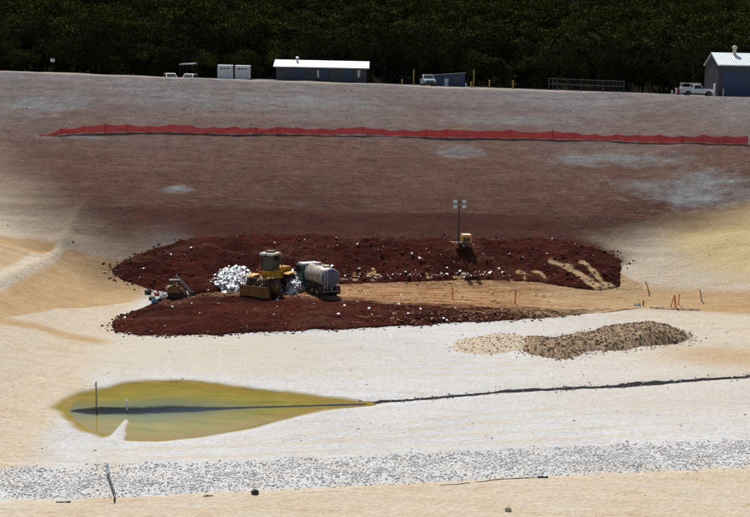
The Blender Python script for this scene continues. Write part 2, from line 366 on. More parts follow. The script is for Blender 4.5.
# ------------------------------------------------------------------ the ground
_ra, _rb = PT(622, 258)[:2], PT(752, 218)[:2]
def CLAY_R(x, y):                         # distance beyond the line where the grey clay of the right-hand corner starts
    d = _rb - _ra; n = np.array([-d[1], d[0]]) / np.hypot(*d); return np.where(x > _ra[0] - 8, (x - _ra[0]) * n[0] + (y - _ra[1]) * n[1], 9.0)
def build_ground():
    xs = np.concatenate([np.linspace(-900, -130, 12), np.linspace(-110, -62, 17), np.arange(-60, 60.01, .36), np.linspace(62, 110, 17), np.linspace(130, 900, 12)])
    ys = np.concatenate([np.linspace(-300, -20, 8), np.linspace(-10, 50, 22), np.arange(51, 100, .28), np.arange(100, 184, .42), np.linspace(185, 240, 30), np.linspace(250, 1600, 30)])
    X, Y = np.meshgrid(xs, ys); x = X.ravel(); y = Y.ravel(); z = T(x, y)
    me = np_mesh('ground', np.stack([x, y, z], 1), grid_quads(len(ys), len(xs)), 'ground')
    far, left, right = planes(x, y); oth = np.maximum(np.maximum(left, right), 0)
    clay = sst(-2.2, 6.0, far - np.maximum(left, 0) + 1.6 * fbm(x * .1, y * .1, 61, 4)) * sst(-3.5, 6.0, CLAY_R(x, y) + 4.0 * fbm(x * .1, y * .1, 63, 4))
    clay = np.maximum(clay * (y > 112), sst(176, 179, y))
    s = strip_s(x, y)
    sand = np.maximum(sst(.0, 1.6, left + 2.0 + 1.2 * fbm(x * .1, y * .1, 69, 3)), sst(-.8, 1.5, right + .8)); sand = np.where(y < 52, 1, sand)
    sand = np.maximum(sand, sst(.98, 1.04, s) * (y < 85)); sand = np.minimum(sand, 1 - .0 * x)
    rightfloor = sst(14, 26, x + fbm(x * .08, y * .08, 71, 3) * 12) * sst(82, 96, y) * .62
    sand = np.maximum(sand, rightfloor)
    crestline = np.exp(-((y - 178.8) / .9) ** 2)
    clay = clay * (1 - .62 * crestline); sand = np.maximum(sand, crestline)
    redw = sst(130.6, 129.2, y) * sst(119, 121, y) * sst(-30, -6, x + (y - 124) + 8 * fbm(x * .2, y * .2, 65, 3)) * sst(27, 15, x + .9 * (y - 126) + 6 * fbm(x * .2, y * .2, 66, 3)) * (far > oth - .5)
    # pale patches on the far batter
    pale = 0 * x
    for (px, py, rx, ry) in ((462, 152, 3.2, 3.0), (50, 103, 6, 5), (175, 189, 2.0, 1.6), (700, 190, 9, 7), (70, 137, 4, 1.4), (360, 135, 8, .8), (620, 160, 9, 3), (250, 100, 16, 4), (200, 130, 12, 1.0), (500, 120, 10, 2)):
        p = PT(px, py); w_ = .9 * fbm(x * .3, y * .3, 87, 4); pale = np.maximum(pale, .66 * np.exp(-((x - p[0]) / rx) ** 2 - ((y - p[1]) / ry) ** 2) * (1 + 1.8 * w_))
    d = sdist(x, y, POND)
    alg = sst(1.2, -.7, d + .9 * fbm(x * .4, y * .4, 81, 3))
    alg = alg * (1 - sst(1.0, .3, seg_dist(x, y, SPIT) / (.42 + .5 * sst(SPIT[0][1], SPIT[-1][1], y))))
    sand = np.where((s > 0) & (s < 1) & (y < 85), 0, sand)
    yel = sst(.5, 3.0, right) * sst(24, 34, x + 5 * fbm(x * .12, y * .12, 68, 3)) * .75
    L1 = [PT(a, b_)[:2] for a, b_ in ((-12, 236), (30, 246), (60, 253), (110, 272), (165, 292))]
    L2 = [PT(a, b_)[:2] for a, b_ in ((-12, 318), (40, 327), (90, 340), (150, 348))]
    org = np.maximum(.95 * np.exp(-(np.minimum(seg_dist(x, y, L1), 9) / 2.2) ** 2), .7 * np.exp(-(seg_dist(x, y, L2) / 1.5) ** 2))
    FAC = [PT(a, b_)[:2] for a, b_ in ((54, 253), (110, 270), (168, 296), (120, 304), (60, 309), (-20, 322), (-25, 298), (0, 284))]
    df = sdist(x, y, FAC); org = np.maximum(org, .72 * sst(.25, -.35, df))
    FAC2 = [PT(a, b_)[:2] for a, b_ in ((-20, 234), (40, 247), (20, 262), (-20, 282))]; org = np.maximum(org, .6 * sst(.4, -.4, sdist(x, y, FAC2)))
    L3 = [PT(a, b_)[:2] for a, b_ in ((95, 226), (60, 246), (0, 284), (-30, 300))]; ridge = np.exp(-(seg_dist(x, y, L3) / .55) ** 2)
    RD = [PT(a, b_)[:2] for a, b_ in ((590, 296), (640, 300), (700, 303), (775, 305))]; RD.append(RD[-1] + (RD[-1] - RD[-2]) * 3); rd_ = np.clip(1.25 * np.exp(-(seg_dist(x, y, RD) / 3.6) ** 2), 0, 1) * sst(10, 18, x)
    sand = np.maximum(sand, rd_); org = np.maximum(org, rd_ * .85)
    RF = np.exp(-((x - 27) / 9) ** 2 - ((y - 93) / 7) ** 2); sand = np.maximum(sand, .8 * RF); org = np.maximum(org, .6 * RF)
    org = org * (1 - ridge); tint = .55 * np.exp(-(seg_dist(x, y, [SPIT[-1], PZ(110, 472)[:2]]) / 1.2) ** 2) + .62 * sst(101, 94, y) * sst(80, 87, y) * sst(6, -8, x) + .45 * sst(4, 18, x) * sst(70, 80, y) + .25 * sst(-14, -24, x) * (y > 66)
    for tr in (((700, 425), (520, 437), (330, 447), (120, 455), (-20, 458)), ((760, 352), (600, 362), (450, 360), (330, 345), (200, 343), (100, 352), (-10, 390)), ((760, 400), (560, 412), (420, 425), (300, 440)), ((690, 330), (620, 356), (480, 372), (330, 372), (170, 362), (60, 372))):
        pl = [PZ(a, b_)[:2] for a, b_ in tr]
        for o_ in (-.9, .9):
            d_ = seg_dist(x, y + o_ + .5 * fbm(x * .15, y * .15, 73, 2), pl); tint = np.maximum(tint, (.55 + .5 * fbm(x * .3, y * .3, 74, 3)) * np.exp(-(d_ / .38) ** 2))
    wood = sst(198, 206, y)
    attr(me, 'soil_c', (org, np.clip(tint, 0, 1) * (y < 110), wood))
    sand = np.where(y < 75, np.where(s > .9, sand * .85, sand), sand)
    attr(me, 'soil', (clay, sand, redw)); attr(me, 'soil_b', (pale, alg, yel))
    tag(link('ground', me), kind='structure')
build_ground()

# ------------------------------------------------------------------ pond
def water_material():
    m, ns, ls, b = material('murky_water')
    g = ns.new('ShaderNodeNewGeometry'); P = g.outputs['Position']
    at = ns.new('ShaderNodeAttribute'); at.attribute_name = 'depth'; sp = ns.new('ShaderNodeSeparateColor'); ls.new(at.outputs['Color'], sp.inputs[0])
    sx_ = ns.new('ShaderNodeSeparateXYZ'); ls.new(P, sx_.inputs[0])
    n = noise(ns, ls, .9, 5, .6, P, (.4, 1.2, 1)); n2 = noise(ns, ls, 5, 4, .6, P, (.5, 1, 1))
    alg = ramp(ns, ls, n, [(.3, (.17, .165, .035)), (.5, (.25, .215, .045)), (.7, (.31, .24, .055))])
    alg = mixc(ns, ls, sp.outputs[1], alg, (.25, .165, .04))
    alg = mixc(ns, ls, sp.outputs[2], alg, (.15, .175, .11))
    a = math_(ns, ls, 'MULTIPLY_ADD', math_(ns, ls, 'SUBTRACT', n2, .5), .5, sp.outputs[0])
    c = mixc(ns, ls, ramp(ns, ls, a, [(.28, (0, 0, 0)), (.85, (1, 1, 1))]), alg, mixc(ns, ls, ramp(ns, ls, math_(ns, ls, 'MULTIPLY_ADD', sx_.outputs[0], .1, 1.75), [(.2, (0, 0, 0)), (.75, (1, 1, 1))]), (.010, .008, .006), (.035, .045, .062)))  # slate-blue right part paints sky reflection into the dark channel colour
    ls.new(c, b.inputs['Base Color']); b.inputs['Roughness'].default_value = .05; b.inputs['IOR'].default_value = 1.33
    bump(ns, ls, b, n2, .05, .02)
    return m
M['water'] = water_material()
def build_pond():
    P = np.array(POND); xs = np.arange(P[:, 0].min() - 1.5, P[:, 0].max() + 1.5, .2); ys = np.arange(P[:, 1].min() - 1.5, P[:, 1].max() + 1.5, .2)
    X, Y = np.meshgrid(xs, ys); x = X.ravel(); y = Y.ravel(); d = sdist(x, y, POND)
    me_z = np.full(x.shape, -.115)
    Q = grid_quads(len(ys), len(xs)); keep = (d[Q] < .9).all(1); Q = Q[keep]
    idx, inv = np.unique(Q, return_inverse=True); Q = inv.reshape(-1, 4)
    x, y, d = x[idx], y[idx], d[idx]
    me = np_mesh('pond_water', np.stack([x, y, me_z[idx]], 1), Q, 'water')
    dc = seg_dist(x, y, CHAN); L0, L1 = CHAN[0][0], CHAN[-1][0]; u = (x - L0) / (L1 - L0)
    w = .2 + .62 * sst(-.02, .1, u) * sst(.62, .30, u)
    deep = sst(1.9, .3, dc / w + .9 * fbm(x * .7, y * 2.0, 85, 3)) * sst(-.04, .02, u)
    rim = sst(-2.6, .1, d + 1.2 * fbm(x * .5, y * .5, 83, 3)) * .8; blue = sst(3.2, .8, dc) * sst(.75, .2, u) * .7 + .35 * sst(-2, -5, d)
    attr(me, 'depth', (deep, rim, np.clip(blue, 0, 1)))
    tag(link('pond_water', me), kind='structure')
build_pond()

# ------------------------------------------------------------------ drain line: dark wet bed with stones along it
M['wet_bed'] = simple('wet_bed', (.016, .015, .017), .8, 0, .5, 4)
M['wet_bed'].node_tree.nodes['Principled BSDF'].inputs['Specular IOR Level'].default_value = .05
M['dark_stone'] = simple('dark_stone', (.11, .105, .10), .9, 0, .5, .8)
def build_drain():
    pts = np.array(DRAIN); seg = np.r_[0, np.cumsum(np.hypot(*np.diff(pts, axis=0).T))]; L = seg[-1]
    s = np.arange(0, L, .12); cx = np.interp(s, seg, pts[:, 0]); cy = np.interp(s, seg, pts[:, 1])
    cy = cy + .5 * fbm(s * .35, 0 * s, 91, 3) + .22 * fbm(s * 1.5, 0 * s, 92, 2)
    w = (.42 + .9 * np.maximum(0, fbm(s * .5, 0 * s + 5, 93, 3) + .12)) * sst(0, 2, s) * (.75 + .5 * sst(10, 25, s))
    V = []; nv = 5
    for k in range(nv):
        t = k / (nv - 1) * 2 - 1; j = .18 * fbm(s * 3, 0 * s + k * 7, 95 + k, 2) * (abs(t) > .4)
        yy = cy + t * w * .75 + j; z = T(cx, yy); V.append(np.stack([cx, yy, z + np.where(abs(t) > .9, .0, .045)], 1))
    V = np.stack(V, 1).reshape(-1, 3)
    me = np_mesh('drain_bed', V, grid_quads(len(s), nv), 'wet_bed'); tag(link('drain_bed', me), kind='structure')
    n = 420; i = RNG.integers(0, len(s), n); x = cx[i] + RNG.normal(0, .1, n); y = cy[i] + RNG.normal(0, .45, n)
    o = stones('drain_stones', np.stack([x, y, T(x, y)], 1), .05 + .15 * RNG.random(n) ** 3, 'pale_stone')
    tag(o, 'small stones and clods along the dark drain channel', 'stones')
M['pale_stone'] = simple('pale_stone', (.34, .335, .34), .9, 0, .5, .9)
M['grey_stone'] = simple('grey_stone', (.56, .56, .565), .95, 0, .3, .6)
build_drain()

# ------------------------------------------------------------------ rock strip at the near toe
def build_rock_strip():
    n = 84000; x = RNG.uniform(-26, 26, n); y = RNG.uniform(56, 76, n); s = strip_s(x, y)
    k = (s > -.05 + .14 * RNG.random(n) ** 2 + .15 * fbm(x * .6, y * .6, 79, 3)) & (s < 1.0 + .05 * RNG.normal(0, 1, n)) & (RNG.random(n) < .8 + 1.2 * fbm(x * .5, y * .7, 78, 3)) & (np.abs(x) < .33 * y); x, y = x[k], y[k]
    o = stones('rock_strip', np.stack([x, y, T(x, y)], 1), .04 + .095 * RNG.random(len(x)) ** 3.5, 'grey_stone', .75, .2)
    tag(o, 'band of loose grey rocks between white floor and sand bench', 'rocks')
    n = 700; x = RNG.uniform(-30, 30, n); y = RNG.uniform(54, 110, n); s = strip_s(x, y); k = (sdist(x, y, POND) > .4) & ((s < 0) | (RNG.random(n) < .15)); x, y = x[k], y[k]
    o = stones('scattered_pebbles', np.stack([x, y, T(x, y)], 1), .05 + .10 * RNG.random(len(x)) ** 4, 'pale_stone')
    tag(o, 'pebbles scattered thinly over the white pit floor', 'pebbles')
    n = 700; y = RNG.uniform(120, 176, n); x = RNG.uniform(-.33, .33, n) * y
    o = stones('batter_clods', np.stack([x, y, T(x, y)], 1), .06 + .16 * RNG.random(n) ** 5, 'dark_stone')
    tag(o, 'clods lying on the grey-brown far slope', 'clods')
build_rock_strip()

# ------------------------------------------------------------------ waste fill
def waste_material():
    m, ns, ls, b = material('waste_fill')
    g = ns.new('ShaderNodeNewGeometry'); P = g.outputs['Position']
    at = ns.new('ShaderNodeAttribute'); at.attribute_name = 'soil'; sp = ns.new('ShaderNodeSeparateColor'); ls.new(at.outputs['Color'], sp.inputs[0])
    n1 = noise(ns, ls, .45, 5, .65, P); n2 = noise(ns, ls, 2.6, 5, .7, P); n3 = noise(ns, ls, 1.0, 5, .7, P, (.3, 1.6, 1))
    red = ramp(ns, ls, n2, [(.25, (.018, .006, .005)), (.5, (.055, .015, .011)), (.75, (.12, .036, .024))])
    red = mixc(ns, ls, ramp(ns, ls, n1, [(.42, (0, 0, 0)), (.7, (.7,) * 3)]), red, (.078, .024, .017))
    n4 = noise(ns, ls, .16, 4, .6, P); n5 = noise(ns, ls, 7.0, 3, .7, P)
    red = mixc(ns, ls, ramp(ns, ls, n4, [(.46, (0, 0, 0)), (.62, (.75,) * 3)]), red, (.026, .009, .008))
    red = mixc(ns, ls, ramp(ns, ls, n5, [(.58, (0, 0, 0)), (.72, (.6,) * 3)]), red, (.14, .055, .04))
    n6 = noise(ns, ls, .22, 5, .65, P, (.6, 1.3, 1)); red = mixc(ns, ls, ramp(ns, ls, n6, [(.52, (0, 0, 0)), (.68, (.7,) * 3)]), red, mixc(ns, ls, n2, (.05, .02, .014), (.20, .09, .06)))
    tan = ramp(ns, ls, n3, [(.3, (.15, .052, .028)), (.42, (.33, .17, .085)), (.58, (.44, .27, .145)), (.75, (.52, .36, .22))])
    tan = mixc(ns, ls, 1.0, tan, ramp(ns, ls, n2, [(.3, (.6,) * 3), (.6, (1.1,) * 3)]), 'MULTIPLY')
    a = math_(ns, ls, 'MULTIPLY_ADD', math_(ns, ls, 'SUBTRACT', n3, .5), .9, sp.outputs[0])
    a = math_(ns, ls, 'MULTIPLY_ADD', math_(ns, ls, 'SUBTRACT', n2, .5), .5, a)
    tan = mixc(ns, ls, sp.outputs[1], tan, ramp(ns, ls, n3, [(.3, (.38, .24, .12)), (.7, (.51, .38, .23))]))
    c = mixc(ns, ls, ramp(ns, ls, a, [(.34, (0, 0, 0)), (.66, (1, 1, 1))]), red, tan)
    ls.new(c, b.inputs['Base Color']); b.inputs['Roughness'].default_value = 1; b.inputs['Specular IOR Level'].default_value = 0
    bump(ns, ls, b, math_(ns, ls, 'ADD', n2, n1), .9, .35)
    return m
M['waste'] = waste_material()
M['red_clod'] = simple('red_clod', (.055, .016, .012), .95, 0, .7, .7)
M['tan_clod'] = simple('tan_clod', (.33, .19, .105), .95, 0, .4, .7)
M['white_plastic'] = simple('white_plastic', (.52, .53, .55), .45, 0, .2, 2)

C_PX = np.array([100, 112, 122, 150, 185, 230, 300, 360, 420, 480, 540, 575, 597, 612, 622, 632])
BACK = np.array([269, 268.5, 263, 250, 240.5, 236, 235.5, 238, 239, 240, 239, 242, 249, 256, 262, 268])
LOWR = np.array([270, 273, 280, 290, 296, 291, 287, 285, 283, 281, 284, 290, 292, 290, 286, 276])
S_PX = np.array([106, 114, 125, 145, 168, 200, 240, 330, 420, 500, 580, 640, 700, 765, 830])
S_TOP = np.array([327, 320, 314, 307, 297, 292, 289, 285, 282, 280, 285, 298, 302, 304, 305])
S_FRT = np.array([327.5, 325, 320, 315, 312, 311, 310, 310, 311, 311, 309, 306, 306, 307, 308])
S_TOE = np.array([328, 331.5, 334.5, 336.5, 337, 336, 334.5, 330, 325.5, 321.5, 316.5, 311.5, 309.5, 310, 311])
S_H = np.array([.1, .22, .32, .5, .65, .75, .8, .8, .75, .65, .45, .2, .08, .02, .0])
def shelf_h(px): return float(np.interp(px, S_PX, S_H))
W_V, W_A, W_Q, WASTE_PTS = [], [], [], []
def loft(cols, sections, noise_amp, kind):
    """sections(px) -> list of world points from back to front"""
    rows = []; att = []
    for px in cols:
        st, at = sections(px); st = np.array(st); rows.append(st); att.append(at)
    Vp = np.stack(rows, 0); A = np.stack(att, 0); nc, nr = Vp.shape[:2]
    x, y = Vp[..., 0], Vp[..., 1]
    fade = np.ones(nr); fade[:2] = 0; fade[-2:] = 0; fade = np.clip(np.convolve(fade, np.ones(3) / 3, 'same'), 0, 1)
    edge = np.clip(np.minimum(np.arange(nc), np.arange(nc)[::-1]) / 6, 0, 1)
    nz = fbm(x * .45, y * .45, 101, 3) * 1.1 + fbm(x * 1.6, y * 1.6, 111, 4) * 1.3
    Vp[..., 2] += noise_amp * nz * (.35 + .65 * fade[None, :]) * (1 - .85 * A)
    Vp[..., 2] -= .8 * (1 - edge)[:, None]
    off = sum(len(v) for v in W_V)
    W_V.append(Vp.reshape(-1, 3)); W_A.append(A.ravel()); W_Q.append(grid_quads(nc, nr) + off)
    return Vp, A
def sec_back(px):
    jb = 4.5 * float(fbm(px * .06, 0, 121, 4))
    b = PT(px, np.interp(px, C_PX, BACK) + jb); lp = np.interp(px, C_PX, LOWR); h = shelf_h(px) + .05
    zt = np.interp(px, [100, 150, 185, 560, 600, 632], [0, .25, 1, 1, .6, 0])
    l = PZ(px, lp, h); lt = PT(px, lp)
    if lt[2] > h - .1 or px < 172: l = lt
    t = np.linspace(0, 1, 46); q = b[None] + (l - b)[None] * t[:, None]
    q[:, 2] += .45 * zt * np.sin(np.pi * np.minimum(1, t * 1.15)) * (1 - t) * 1.3 + .10
    q[:, 2] = np.maximum(q[:, 2], T(q[:, 0], q[:, 1]) + .14)
    q[0, 2] = b[2] - .5; q[0, 1] += .3; q[-1, 2] -= .6; q[-1, 1] -= .3
    return q, 0 * t
def sec_front(px):
    h = shelf_h(px); off = float(np.interp(px, [590, 640, 690], [.06, .02, -.12]))
    tp = PZ(px, np.interp(px, S_PX, S_TOP), h); fp = PZ(px, np.interp(px, S_PX, S_FRT), h)
    jt = 3.4 * float(fbm(px * .06, 3, 131, 4)); g = PZ(px, np.interp(px, S_PX, S_TOE) + jt, 0)
    tanw = np.interp(px, [114, 150, 200, 330, 420, 900], [.05, .2, .5, .78, .88, .95])
    frt = np.interp(px, [150, 300, 480, 600, 680], [.1, .2, .3, .6, .95])
    t = np.linspace(-.12, 1, 30); q = tp[None] + (fp - tp)[None] * t[:, None]; q[:, 2] = h + .05 * np.sin(t * 5)
    q[:, 2] = np.maximum(q[:, 2], T(q[:, 0], q[:, 1]) + off); q[0, 2] -= .6
    lim = np.interp(px, [150, 250, 330, 420, 560], [.35, .4, .6, .78, .95]); k_ = sst(lim + .12, lim - .22, t); a = tanw * k_ + frt * (1 - k_)
    t = np.linspace(.06, 1, 18); w = fp[None] + (g - fp)[None] * t[:, None]; w[:, 2] = h * (1 - t ** 1.05) + off
    w[:, 2] = np.maximum(w[:, 2], T(w[:, 0], w[:, 1]) + off); w[-1, 2] -= .5
    return np.concatenate([q, w]), np.concatenate([a, 0 * t + frt])
def build_waste():
    Vb, Ab = loft(np.arange(104, 630, 1.6), sec_back, .36, 'back')
    # tyre tracks climbing the right end
    Vf, Af = loft(np.arange(104, 720, 1.6), sec_front, .24, 'front')
    V = np.concatenate(W_V); A = np.concatenate(W_A)
    VV = BVHTree.FromPolygons([tuple(v) for v in V], [tuple(q) for q in np.concatenate(W_Q)])
    def on_grid(bv, a, b_):
        h = bv.ray_cast(Vector((0, 0, CAM_Z)), Vector(ray(a, b_)).normalized())[0]; return np.array(h)[:2] if h is not None else PZ(a, b_, .3)[:2]
    for tr, wd in ((((650, 301), (610, 292), (585, 276), (566, 266), (552, 261)), .55), (((632, 300), (598, 290), (574, 272), (558, 263)), .35), (((660, 300), (620, 291), (600, 280), (590, 268), (582, 262)), .4), (((610, 298), (560, 289), (520, 285)), .6)):
        pl = [on_grid(VV, a, b_) for a, b_ in tr]; d = seg_dist(V[:, 0], V[:, 1], pl); A = np.maximum(A, .8 * np.exp(-(d / wd) ** 2))
    me = np_mesh('waste_fill', V, np.concatenate(W_Q), 'waste'); attr(me, 'soil', (A, sst(10, 22, V[:, 0] + 4 * fbm(V[:, 0] * .3, V[:, 1] * .6, 75, 3)), 0 * A))
    tag(link('waste_fill', me), kind='structure')
    # clods and litter
    b = Vb.reshape(-1, 3); f = Vf.reshape(-1, 3); af = Af.ravel()
    i = RNG.integers(0, len(b), 1500); j = RNG.integers(0, len(f), 1300); j = j[af[j] < .5]
    P = np.concatenate([b[i], f[j]]); P[:, :2] += RNG.normal(0, .1, (len(P), 2))
    tag(stones('waste_clods', P, .08 + .26 * RNG.random(len(P)) ** 4, 'red_clod', .6, .45), 'dark red clods lying over the waste', 'clods')
    eg = np.concatenate([Vf[:300, -2], Vf[:60, 1], Vb[:, 1], Vb[:45, -2]]); i = RNG.integers(0, len(eg), 2600); E = eg[i] + np.c_[RNG.normal(0, .45, (2600, 2)), np.zeros(2600)]; E[:, 2] = T(E[:, 0], E[:, 1])
    tag(stones('spilled_clods', E, .06 + .22 * RNG.random(2600) ** 3, 'red_clod', .6, .35), 'red clods spilled round the edge of the waste', 'clods')
    j = RNG.integers(0, len(f), 2600); j = j[(af[j] > .25) & (f[j, 0] < 16)]; P = f[j].copy()
    tag(stones('road_clods', P, .08 + .22 * RNG.random(len(P)) ** 3, 'tan_clod', .6, .35), 'tan clods along the dirt track on the waste', 'clods')
    # litter specks
    i = RNG.integers(0, len(b), 110); P1 = b[i]
    nr = Vb.shape[1]; c0, c1 = 140, 255
    k = RNG.integers(c0, c1, 190); r = np.clip(nr - 5 - np.abs(RNG.normal(0, 3.0, 190)).astype(int), 0, nr - 3); P2 = Vb[k, r]
    j = RNG.integers(0, len(f), 190); j = j[f[j, 0] < 12]; P3 = f[j]
    P = np.concatenate([P1, P2, P3]); P[:, :2] += RNG.normal(0, .25, (len(P), 2)); P[:, 2] += .03
    tag(litter_mesh('litter_scraps', P, .08 + .30 * RNG.random(len(P)) ** 5, 'white_plastic'), 'white litter scraps scattered over the red-brown waste', 'litter')
    return Vb, Vf
VB, VF = build_waste()
_bv = np.concatenate(W_V); BVH = BVHTree.FromPolygons([tuple(v) for v in _bv], [tuple(q) for q in np.concatenate(W_Q)])
def gz(x, y):                             # top of the waste or the ground
    h = BVH.ray_cast(Vector((x, y, 60)), Vector((0, 0, -1))); z = tz(x, y)
    return max(z, h[0].z) if h[0] is not None else z
def on_surface(px, py):
    d = Vector(ray(px, py)).normalized(); h = BVH.ray_cast(Vector((0, 0, CAM_Z)), d); p = PT(px, py)
    if h[0] is not None and (h[0].y < p[1]): return np.array(h[0])
    return p
# ------------------------------------------------------------------ materials of the made things
M['yellow_paint'] = simple('yellow_paint', (.60, .30, .02), .45, 0, .2, 2.5, ((.07, .03, .022), .7))
M['muddy_yellow'] = simple('muddy_yellow', (.22, .11, .02), .7, 0, .3, 2.5, ((.045, .018, .014), 1.0))
M['dark_steel'] = simple('dark_steel', (.045, .042, .042), .55, .4, .35, 3, ((.10, .05, .035), .7))
M['rust_drum'] = simple('rust_drum', (.075, .045, .035), .65, .3, .4, 4, ((.11, .04, .028), .8))
M['black_rubber'] = simple('black_rubber', (.022, .021, .021), .8, 0, .3, 4, ((.09, .05, .035), .7))
M['grey_metal'] = simple('grey_metal', (.28, .29, .31), .5, .5, .2, 3)
M['galvanised'] = simple('galvanised', (.52, .55, .58), .42, .35, .15, 2, ((.28, .22, .17), .6))
M['cream_tank'] = simple('cream_tank', (.44, .38, .29), .42, .25, .2, 1.6, ((.17, .10, .065), .9))
M['shaded_end_grey'] = simple('shaded_end_grey', (.09, .11, .15), .5, .2, .25, 2, ((.12, .08, .06), .6))  # dark tone stands for shade on the tank's rear end
M['teal_paint'] = simple('teal_paint', (.02, .06, .07), .4, 0, .3, 3, ((.10, .06, .04), .6))
M['white_paint'] = simple('white_paint', (.72, .74, .76), .4, 0, .06, 2, ((.42, .38, .33), .4))
M['off_white'] = simple('off_white', (.6, .63, .66), .5, 0, .1, 2, ((.36, .33, .3), .5))
M['cream_paint'] = simple('cream_paint', (.62, .56, .40), .45, 0, .1, 2, ((.25, .16, .1), .6))
M['pale_blue_paint'] = simple('pale_blue_paint', (.22, .36, .44), .35, 0, .1, 2, ((.2, .2, .2), .4))
M['navy_sheet'] = simple('navy_sheet', (.022, .05, .12), .55, 0, .2, 1.2, ((.05, .05, .06), .5))
M['slate_sheet'] = simple('slate_sheet', (.05, .056, .068), .55, 0, .2, 1.2, ((.09, .07, .06), .5))
M['brown_sheet'] = simple('brown_sheet', (.075, .07, .075), .6, 0, .2, 1.2, ((.08, .06, .05), .6))
M['roof_sheet'] = simple('roof_sheet', (.66, .72, .76), .38, .1, .1, 1.5, ((.4, .42, .42), .5))
M['yellow_post'] = simple('yellow_post', (.40, .27, .03), .6, 0, .25, 3)
M['orange_post'] = simple('orange_post', (.55, .10, .03), .6, 0, .2, 3)
M['red_mesh'] = simple('red_mesh', (.40, .045, .05), .6, 0, .3, .25)
_m = M['red_mesh'].node_tree; _t2 = _m.nodes.new('ShaderNodeBsdfTranslucent'); _t2.inputs[0].default_value = (.34, .035, .04, 1); _x = _m.nodes.new('ShaderNodeMixShader'); _x.inputs[0].default_value = .5
_m.links.new(_m.nodes['Principled BSDF'].outputs[0], _x.inputs[1]); _m.links.new(_t2.outputs[0], _x.inputs[2]); _m.links.new(_x.outputs[0], _m.nodes['Material Output'].inputs[0])
M['timber'] = simple('timber', (.36, .33, .27), .85, 0, .3, 5)
M['white_stake'] = simple('white_stake', (.8, .8, .78), .6, 0, .05, 3)
M['black_plastic'] = simple('black_plastic', (.018, .018, .02), .4, 0, .3, 4)
M['blue_plastic'] = simple('blue_plastic', (.08, .16, .3), .5, 0, .3, 4)
M['red_plastic'] = simple('red_plastic', (.3, .03, .03), .5, 0, .3, 4)
M['bark'] = simple('bark', (.022, .02, .017), .9, 0, .35, 3)
m, ns, ls, b = material('dark_glass'); b.inputs['Base Color'].default_value = (.012, .016, .02, 1); b.inputs['Roughness'].default_value = .08
n_ = noise(ns, ls, 4, 3, .6); ls.new(ramp(ns, ls, n_, [(.3, (.06,) * 3), (.8, (.2,) * 3)]), b.inputs['Roughness']); M['glass'] = m
m, ns, ls, b = material('lamp_glass'); b.inputs['Base Color'].default_value = (.55, .62, .72, 1); b.inputs['Roughness'].default_value = .1
n_ = noise(ns, ls, 6, 3, .6); ls.new(ramp(ns, ls, n_, [(.3, (.08,) * 3), (.8, (.25,) * 3)]), b.inputs['Roughness']); M['lamp_glass'] = m
M['leaf_a'] = leaf_material('leaf_dark', (.009, .012, .007), (.036, .040, .013))
M['leaf_b'] = leaf_material('leaf_olive', (.014, .018, .007), (.070, .072, .018))
M['heap_brown'] = simple('heap_brown', (.27, .185, .105), .95, 0, .75, 3.0, ((.06, .038, .022), 1.0), .7)
M['heap_pale'] = simple('heap_pale', (.44, .36, .26), .95, 0, .35, 3.2, ((.24, .17, .10), .8), .5)
M['stone_brown'] = simple('stone_brown', (.17, .115, .068), .95, 0, .5, .8)
M['stone_cream'] = simple('stone_cream', (.36, .28, .19), .95, 0, .3, .8)

def wheel(parent, x, y, r, w, tyre='black_rubber', rim='grey_metal', z=None):
    z = r if z is None else z
    t = MB().lathe([(-w / 2, r * .62), (-w / 2, r * .9), (-w * .36, r), (w * .36, r), (w / 2, r * .9), (w / 2, r * .62)], 'y', 20, (x, y, z)).build('wheel', tyre, parent, True)
    MB().lathe([(-w * .52, r * .2), (-w * .44, r * .6), (w * .44, r * .6), (w * .52, r * .2)], 'y', 16, (x, y, z)).build('rim', rim, t, True)
    return t

